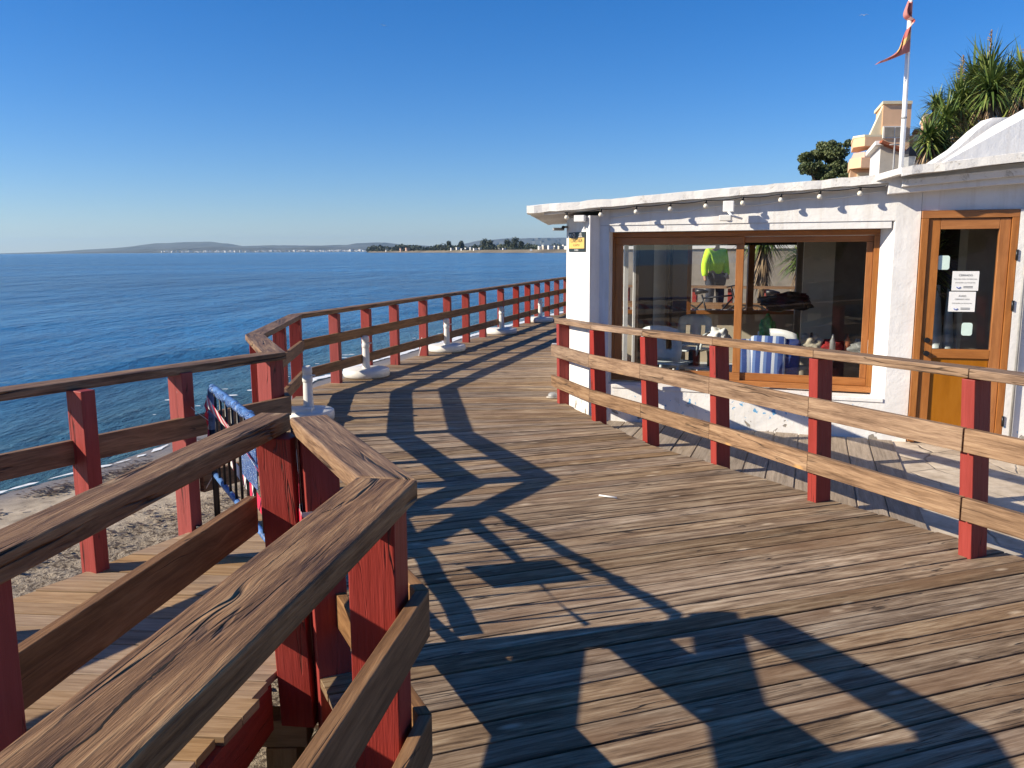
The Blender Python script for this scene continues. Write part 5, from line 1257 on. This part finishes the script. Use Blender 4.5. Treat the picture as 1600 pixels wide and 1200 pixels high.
def leafcloud(m, c, r_, n_, ls, rg, hollow=.35):
    for k in range(n_):
        while True:
            q = Vector((rg.uniform(-1, 1), rg.uniform(-1, 1), rg.uniform(-1, 1)))
            if hollow < q.length < 1: break
        p = Vector(c)+Vector((q.x*r_[0], q.y*r_[1], q.z*r_[2])); a = Vector((rg.gauss(0, 1), rg.gauss(0, 1), rg.gauss(0, 1))).normalized(); b_ = a.orthogonal().normalized(); s_ = ls*rg.uniform(.6, 1.3)
        c2 = a.cross(b_)
        m.face([p-b_*s_, p+c2*s_*.55, p+b_*s_, p-c2*s_*.55], None, rg.random())
def tree(label, x, y, zb, H, W_, seed, ls=.16, n_=5200, group=None, cat='tree', name='tree'):
    rg = random.Random(seed); t = thing(name, label, cat, (x, y, zb), group)
    m = MB(); m.tube([(x, y, zb), (x+.1, y, zb+H*.35), (x-.05, y, zb+H*.6)], [H*.035, H*.025, H*.015], 8)
    cl = []
    for k in range(17):
        a = rg.uniform(0, math.tau); rr_ = W_*rg.uniform(.15, .95); z = zb+H*rg.uniform(.42, .93)*(1-.12*(rr_/W_)**2); cl.append((x+rr_*math.cos(a), y+rr_*math.sin(a)*.8, z)); m.tube([(x, y, zb+H*.35), cl[-1]], [H*.014, H*.005], 6)
    own(m.build('trunk', 'bark'), t)
    m = MB()
    for c in cl+[(x, y, zb+H*.9)]:
        k = rg.uniform(.5, 1.15)*H*.10; leafcloud(m, c, (k*1.2, k*1.1, k*.8), int(n_/14), ls, rg, .2)
        for q in range(3): cc = (c[0]+rg.uniform(-1.2, 1.2)*k, c[1]+rg.uniform(-1.2, 1.2)*k, c[2]+rg.uniform(-.6, .8)*k); leafcloud(m, cc, (k*.45, k*.45, k*.35), int(n_/60), ls, rg, 0)
    own(m.build('crown', 'leaf'), t); return t
def T60(px_, Y=58.): return (px_-800)/1327*Y*.972
tree('dark open-crowned tree showing over the middle of the cafe roof', T60(1296), 58, 2.6, 6.2, 1.9, 3, .085, 15000)
tree('dark tree at the foot of the orange house, right of the open-crowned tree', T60(1330, 56), 56, 2.6, 4.6, 1.5, 8, .085, 11000)

# ------------------------------------------------------------------ seen through the cafe: promenade beyond
rf = thing('railing', 'red-posted railing of the promenade, seen through the cafe windows', 'railing', (3.5, 16, 0), 'red-posted timber railings of the boardwalk')
RF = [(1.7, 17.2), (5.4, 15.6), (8.2, 14.4)]
for zt_, nm in ((1.0, 'handrail'), (.68, 'mid_rail'), (.34, 'lower_rail')):
    m = MB(); ribbon(m, [(*p, zt_) for p in RF], .12 if nm == 'handrail' else .04, .05 if nm == 'handrail' else .12); m.build(nm, 'board', rf)
for k in range(7): p = Vector(RF[0]).lerp(Vector(RF[1]), k/6); post(rf, p.x, p.y+.1, -.1, .94, run_ang(*RF[:2]))
bk = thing('garden_wall', 'pale retaining wall across the promenade, seen through the cafe windows', 'wall', (5, 24, 0))
m = MB(); m.prism([(1.5, 23), (14, 20), (14, 20.4), (1.5, 23.4)], -.3, 1.7); own(m.build('wall', 'greywall'), bk)
m = MB(); m.prism([(1.45, 22.95), (14, 19.95), (14, 20.45), (1.45, 23.45)], 1.702, 1.8); own(m.build('coping', 'rear_white'), bk)
struct_p = sheet('promenade', [(1.6, 13.6), (14, 13.6), (14, 24), (2.6, 24)], -.02, 'concrete')
def bike(label, x, y, rz, mat):
    t = thing('bicycle', label, 'bicycle', (x, y, 0), 'bicycles parked beyond the cafe'); ca, sa = math.cos(rz), math.sin(rz); W = lambda a, z, o_=0: (x+a*ca-o_*sa, y+a*sa+o_*ca, z)
    for a in (-.52, .52):
        m = MB(); m.tube([W(a+.33*math.cos(q), .34+.33*math.sin(q)) for q in [k*math.tau/28 for k in range(29)]], .017, 7, caps=False); wh = own(m.build('wheel', 'blackrubber'), t)
        m = MB()
        for k in range(10): q = k*math.tau/10; m.tube([W(a, .34), W(a+.32*math.cos(q), .34+.32*math.sin(q))], .0025, 4)
        s_ = m.build('spokes', 'grey'); s_.parent = wh; bpy.context.view_layer.update(); s_.matrix_parent_inverse = wh.matrix_world.inverted()
    m = MB()
    for a, b_ in (((-.52, .34), (-.05, .32)), ((-.05, .32), (.38, .80)), ((-.05, .32), (-.2, .85)), ((-.52, .34), (-.17, .72)), ((-.18, .78), (.36, .84)), ((.36, .92), (.52, .34))): m.tube([W(*a), W(*b_)], .017, 7)
    own(m.build('frame', mat), t)
    m = MB(); m.tube([W(-.32, .9), W(-.2, .91), W(-.08, .9)], [.06, .045, .02], 8); own(m.build('saddle', 'black'), t)
    m = MB(); m.tube([W(.36, .84), W(.34, 1.0)], .014, 7); m.tube([W(.30, 1.0, -.26), W(.38, 1.02, -.1), W(.38, 1.02, .1), W(.30, 1.0, .26)], .013, 7); own(m.build('handlebar', 'black'), t)
bike('dark bicycle seen through the left cafe pane below the person in yellow-green', 3.75, 15.9, -.4, 'black')
bike('reddish bicycle seen through the cafe near the middle window post', 4.9, 15.3, -.3, 'redcloth')
yucca('added dark green plant behind the cafe door, standing in for greenery mirrored in its glass', 4.42, 9.2, 0, 1.5, .5, 140, 77, False, .2)  # added plant for the greenery mirrored in the door glass
# person in a high-visibility jacket
def person(label, x, y, z, rz):
    t = thing('person', label, 'person', (x, y, z))
    V = [(0, 0, .92), (0, 0, 1.12), (0, .01, 1.35), (0, 0, 1.50), (0, -.01, 1.58), (0, -.02, 1.68), (0, -.01, 1.77),
         (.19, 0, 1.43), (.25, .02, 1.16), (.20, -.12, .95), (.19, -.17, .88), (-.19, 0, 1.43), (-.27, .0, 1.16), (-.30, -.06, .93), (-.30, -.09, .85),
         (.10, 0, .90), (.11, -.03, .50), (.11, .02, .09), (.12, -.13, .04), (-.10, 0, .90), (-.12, .02, .50), (-.13, .05, .09), (-.14, -.09, .04)]
    E_ = [(0, 1), (1, 2), (2, 3), (3, 4), (4, 5), (5, 6), (2, 7), (7, 8), (8, 9), (9, 10), (2, 11), (11, 12), (12, 13), (13, 14), (0, 15), (15, 16), (16, 17), (17, 18), (0, 19), (19, 20), (20, 21), (21, 22)]
    Rd = [.15, .14, .17, .08, .055, .09, .06, .07, .05, .035, .03, .07, .05, .035, .03, .095, .065, .045, .035, .095, .065, .045, .035]
    def grow(name, idx, edges, extra, mat, dz=0):
        mp = {k: i for i, k in enumerate(idx)}; me = bpy.data.meshes.new(name); me.from_pydata([V[k] for k in idx], [(mp[a], mp[b_]) for a, b_ in edges], [])
        o = bpy.data.objects.new(name, me); col.objects.link(o); sk = o.modifiers.new('skin', 'SKIN')
        for i, k in enumerate(idx): r_ = Rd[k]+extra; me.skin_vertices[0].data[i].radius = (r_, r_*(.72 if k in (0, 1, 2) else 1))
        me.skin_vertices[0].data[0].use_root = True
        ss = o.modifiers.new('sub', 'SUBSURF'); ss.levels = 2; ss.render_levels = 2; me.materials.append(M[mat])
        bpy.context.view_layer.update(); dg = bpy.context.evaluated_depsgraph_get(); m2 = bpy.data.meshes.new_from_object(o.evaluated_get(dg)); bpy.data.objects.remove(o)
        o = bpy.data.objects.new(name, m2); col.objects.link(o)
        for p in m2.polygons: p.use_smooth = True
        o.parent = t; return o
    grow('body', list(range(23)), E_, 0, 'skin')
    grow('jacket', [0, 1, 2, 7, 8, 9, 11, 12, 13], [(0, 1), (1, 2), (2, 3+0), (2, 7), (7, 8), (8, 9), (2, 11), (11, 12), (12, 13)][:2]+[(2, 7), (7, 8), (8, 9), (2, 11), (11, 12), (12, 13)], .028, 'hivis')
    grow('trousers', [0, 15, 16, 17, 19, 20, 21], [(0, 15), (15, 16), (16, 17), (0, 19), (19, 20), (20, 21)], .022, 'trouser')
    h_ = blob('hair', None, None, (0, .015, 1.745), (.095, .105, .085), 'hair', 3, .08); h_.parent = t
    n_ = blob('nose', None, None, (0, -.115, 1.68), (.014, .02, .022), 'skin', 5, .05); n_.parent = t
    t.rotation_euler = (0, 0, rz)
person('person in a bright yellow-green jacket standing beyond the cafe, seen through its left pane', 4.15, 17.4, .20, .4)
mb = MB(); mb.prism([(3.2, 16.9), (6.6, 16.0), (7.2, 19.5), (3.8, 20.2)], -.1, .198); struct(mb.build('raised_pavement', 'concrete'))
yucca('added drooping yellow-green yucca beyond the cafe, standing in for foliage mirrored in its right pane', 5.15, 17.6, 0, 1.98, .75, 170, 91, False, .9)  # added in place of palm foliage mirrored in the right pane
yucca('low yucca against the retaining wall, seen through the cafe', 6.3, 18.6, 0, 1.5, .7, 140, 92, False, .6)
th2 = thing('brick_house', 'reddish house beyond the retaining wall, seen through the cafe windows', 'house', (6.5, 27, 0))
m = MB(); m.prism([(2.5, 26), (10, 24.5), (11, 29), (3.5, 30)], -.3, 2.3); own(m.build('wall', 'pink'), th2)
m = MB(); m.prism([(2.2, 25.7), (10.3, 24.2), (11.3, 29.3), (3.3, 30.3)], 2.302, 2.5); own(m.build('roof', 'terracotta'), th2)

# ------------------------------------------------------------------ trees and house added behind the camera, for the panes to mirror
for i, (x, y, H) in enumerate(((-7.5, -13, 6.5), (-11.5, -17, 7.5), (-4.2, -15, 7), (1.5, -12, 6.5))):
    tree(('added bushy tree behind the viewer, mirrored at the left of the cafe window', 'added tall tree far behind the viewer, mirrored in the cafe window', 'added round tree behind the viewer, for the cafe glass to mirror', 'added tree behind the viewer beside the terrace, mirrored in the door')[i], x, y, -1.0, H, 2.6, 20+i, .3, 2200, 'added trees behind the viewer')
rb = thing('mirrored_house', 'added low reddish house behind the viewer, mirrored in the cafe glass', 'house', (-4, -24, -1))
m = MB(); m.prism([(-14, -24), (2, -27), (3, -22), (-13, -19)], -1.2, 2.2); own(m.build('wall', 'pink'), rb)
m = MB(); m.prism([(-14.4, -24.3), (2.3, -27.3), (3.3, -21.7), (-13.2, -18.6)], 2.202, 2.5); own(m.build('roof', 'terracotta'), rb)

# ------------------------------------------------------------------ far shore and mountains
def KX(px_, Y): return (px_-800)/1327*Y*.988
def KH(h_px, Y): return h_px/1360*Y
m = MB()
shore_px = [(574, 2600), (600, 2400), (640, 2100), (690, 1800), (740, 1500), (800, 1300), (850, 1200), (900, 1130), (1000, 1050)]
Fp = [(KX(p, Y), Y) for p, Y in shore_px]
top_h = [1.5, 9, 9, 9, 9, 9, 8, 8, 8]
for i in range(len(Fp)-1):
    a, b_ = Fp[i], Fp[i+1]; n0 = 3.2
    m.face([(a[0], a[1], WZ-1), (b_[0], b_[1], WZ-1), (b_[0], b_[1]+60, n0), (a[0], a[1]+60, n0)])
    m.face([(a[0], a[1]+60, n0), (b_[0], b_[1]+60, n0), (b_[0]+60, b_[1]+700, top_h[i+1]), (a[0]+60, a[1]+700, top_h[i])])
struct(m.build('far_coast', 'land', merge=True))
rg = random.Random(77); m = MB()
def shore_at(px_):
    for a, b_ in zip(shore_px, shore_px[1:]):
        if a[0] <= px_ <= b_[0]: return a[1]+(px_-a[0])/(b_[0]-a[0])*(b_[1]-a[1])
    return 950
for k in range(5200):
    px_ = rg.uniform(577, 910); Y = shore_at(px_)+rg.uniform(75, 420); x = KX(px_, Y)
    hh = KH(9+6*noise.noise(Vector((px_*.05, 0, 0)))+3*noise.noise(Vector((px_*.25, 3, 0)))+1.5*min(1, (px_-575)/60), shore_at(px_))*rg.uniform(.45, 1.)
    r_ = rg.uniform(1.6, 4.2)*Y/1500; z = max(2.2, rg.uniform(.25, 1)*hh)
    for q in range(5):
        c = Vector((x+rg.uniform(-r_, r_), Y+rg.uniform(-r_, r_), z+rg.uniform(-r_, r_)*.7)); a = Vector((rg.gauss(0, 1), rg.gauss(0, .5), rg.gauss(0, 1))).normalized(); b_ = a.orthogonal().normalized(); c2 = a.cross(b_); s_ = r_*rg.uniform(.4, .8)
        m.face([c-b_*s_, c-c2*s_*.8, c+b_*s_, c+c2*s_*.8], None, rg.random())
o = m.build('far_woodland', 'farwood'); struct(o, 'stuff'); o['label'] = 'dark low woodland along the far shore'; o['category'] = 'woodland'
for i, (px_, hpx, wpx) in enumerate(((704, 20, 6), (722, 20, 7), (758, 24, 9), (768, 22, 8), (793, 22, 9), (806, 27, 11), (816, 20, 7))):
    Y = shore_at(px_)+140; x = KX(px_, Y); H = KH(hpx, Y)*.9; t = thing('tree', ('small dark tree on the far shore, left of the white houses', 'dark rounded tree above the white houses of the far shore', 'tall dark tree left of centre on the far shore', 'dark tree close right of the tall one on the far shore', 'broad dark tree left of the tallest on the far shore', 'tallest dark tree of the far shore', 'dark tree right of the tallest on the far shore')[i], 'tree', (x, Y, 2), 'tall trees on the far shore')
    m = MB(); m.tube([(x, Y, 1), (x, Y, H*.5)], [.7, .4], 6); own(m.build('trunk', 'bark'), t); m = MB()
    for q in range(7): leafcloud(m, (x+rg.uniform(-.45, .45)*KH(wpx, Y)*(1.3-q*.12), Y, H*(.3+.085*q)), (KH(wpx, Y)*.6, KH(wpx, Y)*.45, H*.16), 110, KH(1.1, Y), rg, .1)
    own(m.build('crown', 'farwood'), t)
def far_house(px_, py_base, wpx, hpx, mat, off=0.):
    Y = shore_at(px_)+62+off; x = KX(px_, Y); zb_ = 2.2+off*.004; W_, H_ = KH(wpx*1.25, Y), KH(hpx*.8, Y)
    t = thing('far_house', 'small pale house among the dark trees of the far shore', 'house', (x, Y, zb_), 'pale houses on the far shore')
    if mat == 'pink': t['label'] = 'small reddish house at the left end of the far shore'; t['group'] = 'reddish houses on the far shore'
    m = MB(); m.box((x, Y, zb_-1), W_, W_*.7, H_+1, .4); own(m.build('wall', mat), t)
    m = MB(); m.box((x, Y, zb_+H_+.01), W_*1.05, W_*.75, H_*.12, .4); own(m.build('roof', 'terracotta' if mat == 'pink' else 'rear_white'), t)
    m = MB(); m.box((x-W_*.05, Y-W_*.36, zb_+H_*.45), W_*.5, .4, H_*.2, .4); own(m.build('window', 'signdark'), t)
for px_, wpx, hpx, mt_, of in ((607, 5, 4, 'rear_white', 30), (616, 4, 3, 'rear_white', 60), (630, 6, 5, 'pink', 20), (639, 6, 6, 'pink', 40), (708, 4, 5, 'rear_white', 10), (717, 5, 6, 'rear_white', 30), (724, 4, 4, 'rear_white', 5), (731, 5, 5, 'rear_white', 40), (738, 4, 6, 'rear_white', 20), (744, 5, 4, 'rear_white', 8), (752, 4, 5, 'rear_white', 30), (783, 4, 4, 'rear_white', 30), (789, 4, 4, 'rear_white', 12), (846, 6, 7, 'rear_white', 0), (853, 7, 9, 'beige', 10), (861, 6, 8, 'rear_white', 5), (870, 5, 8, 'rear_white', 30), (877, 6, 7, 'beige', 10), (884, 6, 9, 'rear_white', 30)): far_house(px_, 0, wpx, hpx, mt_, of)
m = MB(); Y = shore_at(831)+25; m.box((KX(831, Y), Y, 1.0), 3.4, 3, 3.2); tag(m.build('beach_hut', 'rear_white'), 'tiny white hut on the far beach', 'hut')
# mountains
def ridge(pts, Y, depth, seed, name='hills'):
    m = MB(); n_ = 160; rows = []
    for k in range(n_+1):
        t = k/n_; px_ = pts[0][0]+(pts[-1][0]-pts[0][0])*t
        for a, b_ in zip(pts, pts[1:]):
            if a[0] <= px_ <= b_[0]: q = (px_-a[0])/(b_[0]-a[0]); q = q*q*(3-2*q); h_ = a[1]+q*(b_[1]-a[1]); break
        h_ = max(.0, h_+(.7*noise.noise(Vector((px_*.035, seed, 0)))+.35*noise.noise(Vector((px_*.12, seed, 0))))*min(1, h_/3))
        H = KH(h_, Y); x = KX(px_, Y)
        rows.append([(x*(1-.0), Y-depth, WZ), (x, Y-depth*.55, H*.42+H*.10*noise.noise(Vector((px_*.09, seed, 4)))), (x, Y-depth*.25, H*.75+H*.10*noise.noise(Vector((px_*.07, seed, 9)))), (x, Y, H), (x, Y+depth, WZ)])
    for a, b_ in zip(rows, rows[1:]):
        for q in range(4): m.face([a[q], b_[q], b_[q+1], a[q+1]], None, .5, True)
    return m
YM = 15000
mm = ridge([(40, 0), (90, 2.4), (140, 3), (160, 7), (200, 9), (225, 12), (245, 15), (290, 16.5), (330, 17), (355, 14), (380, 10), (440, 11), (480, 10), (540, 10.5), (560, 13.5), (600, 14), (640, 10), (700, 7), (760, 17), (800, 19.5), (880, 20), (960, 18), (1100, 9)], YM, 2500, 1)
struct(mm.build('hills', 'hill', merge=True))
mm = ridge([(150, 0), (190, 4), (240, 6), (300, 8), (340, 9.5), (390, 7.5), (450, 6.5), (500, 8.5), (560, 6), (620, 5), (700, 2), (720, 0)], YM*.72, 1500, 7)
struct(mm.build('hills', 'hill', merge=True))
m = MB(); rg = random.Random(31)
for k in range(420):
    px_ = min(575, max(255, rg.choice((rg.gauss(450, 50), rg.gauss(530, 25), rg.gauss(330, 40))))); Y = YM*.72-1500*rg.uniform(.62, .95); x = KX(px_, Y); s_ = rg.uniform(7, 22); z = WZ+1+KH(rg.uniform(0, 3.2), Y)*.6
    m.box((x, Y, z-8), s_, s_, 8+s_*.6, rg.random())
o = m.build('far_town', 'rear_white'); struct(o, 'stuff'); o['label'] = 'white town scattered along the foot of the far mountains'; o['category'] = 'town'

# gulls, two specks in the sky
def gull(label, c, s_, rz):
    t = thing('gull', label, 'bird', c, 'gulls in the sky'); ca, sa = math.cos(rz), math.sin(rz); W = lambda a, b_, z: (c[0]+(a*ca-b_*sa)*s_, c[1]+(a*sa+b_*ca)*s_, c[2]+z*s_)
    m = MB(); m.tube([W(0, -.22, 0), W(0, -.16, .01), W(0, 0, 0), W(0, .2, .0), W(0, .3, 0)], [.01, .05, .07, .035, .01], 8); own(m.build('body', 'white'), t)
    for k in (-1, 1):
        m = MB(); m.face([W(k*.03, -.1, .03), W(k*.35, -.14, .16), W(k*.35, .04, .15), W(k*.03, .1, .03)]); m.face([W(k*.35, -.14, .16), W(k*.75, .05, .06), W(k*.35, .04, .15)]); o = m.build('wing', 'white', merge=True); o.modifiers.new('s', 'SOLIDIFY').thickness = .01*s_; own(o, t)
def sky_pt(px_, py, D): 
    d = fwd+rt*((px_-800)/1327)-up*((py-600)/1327); return Vector((0, 0, 1.68))+d.normalized()*D
G1 = sky_pt(600, 40, 190); gull("tiny white gull high in the sky left of centre", tuple(G1), 1., .5)
G2 = sky_pt(1350, 24, 170); gull("tiny white gull high in the sky left of the flag", tuple(G2), 1., -.4)

# ------------------------------------------------------------------ air
hm = bpy.data.materials.new('haze_air'); hm.use_nodes = True; hn = hm.node_tree; hn.nodes.clear()
ho = hn.nodes.new('ShaderNodeOutputMaterial'); hp = hn.nodes.new('ShaderNodeVolumePrincipled')
hp.inputs['Color'].default_value = (.55, .80, 1, 1); hp.inputs['Density'].default_value = 3.4e-5; hp.inputs['Anisotropy'].default_value = .3
hn.links.new(hp.outputs[0], ho.inputs['Volume'])
hme = bpy.data.meshes.new('haze'); hb = bmesh.new(); bmesh.ops.create_cube(hb, size=2)
for v_ in hb.verts: v_.co = Vector((v_.co.x*26000, 12550+v_.co.y*13450, 205+v_.co.z*215))
hb.to_mesh(hme); hb.free(); hme.materials.append(hm); hzo = bpy.data.objects.new('haze', hme); col.objects.link(hzo)
struct(hzo, 'stuff', 'thin blue haze lying over the distant mountains and coast'); hzo['category'] = 'haze'
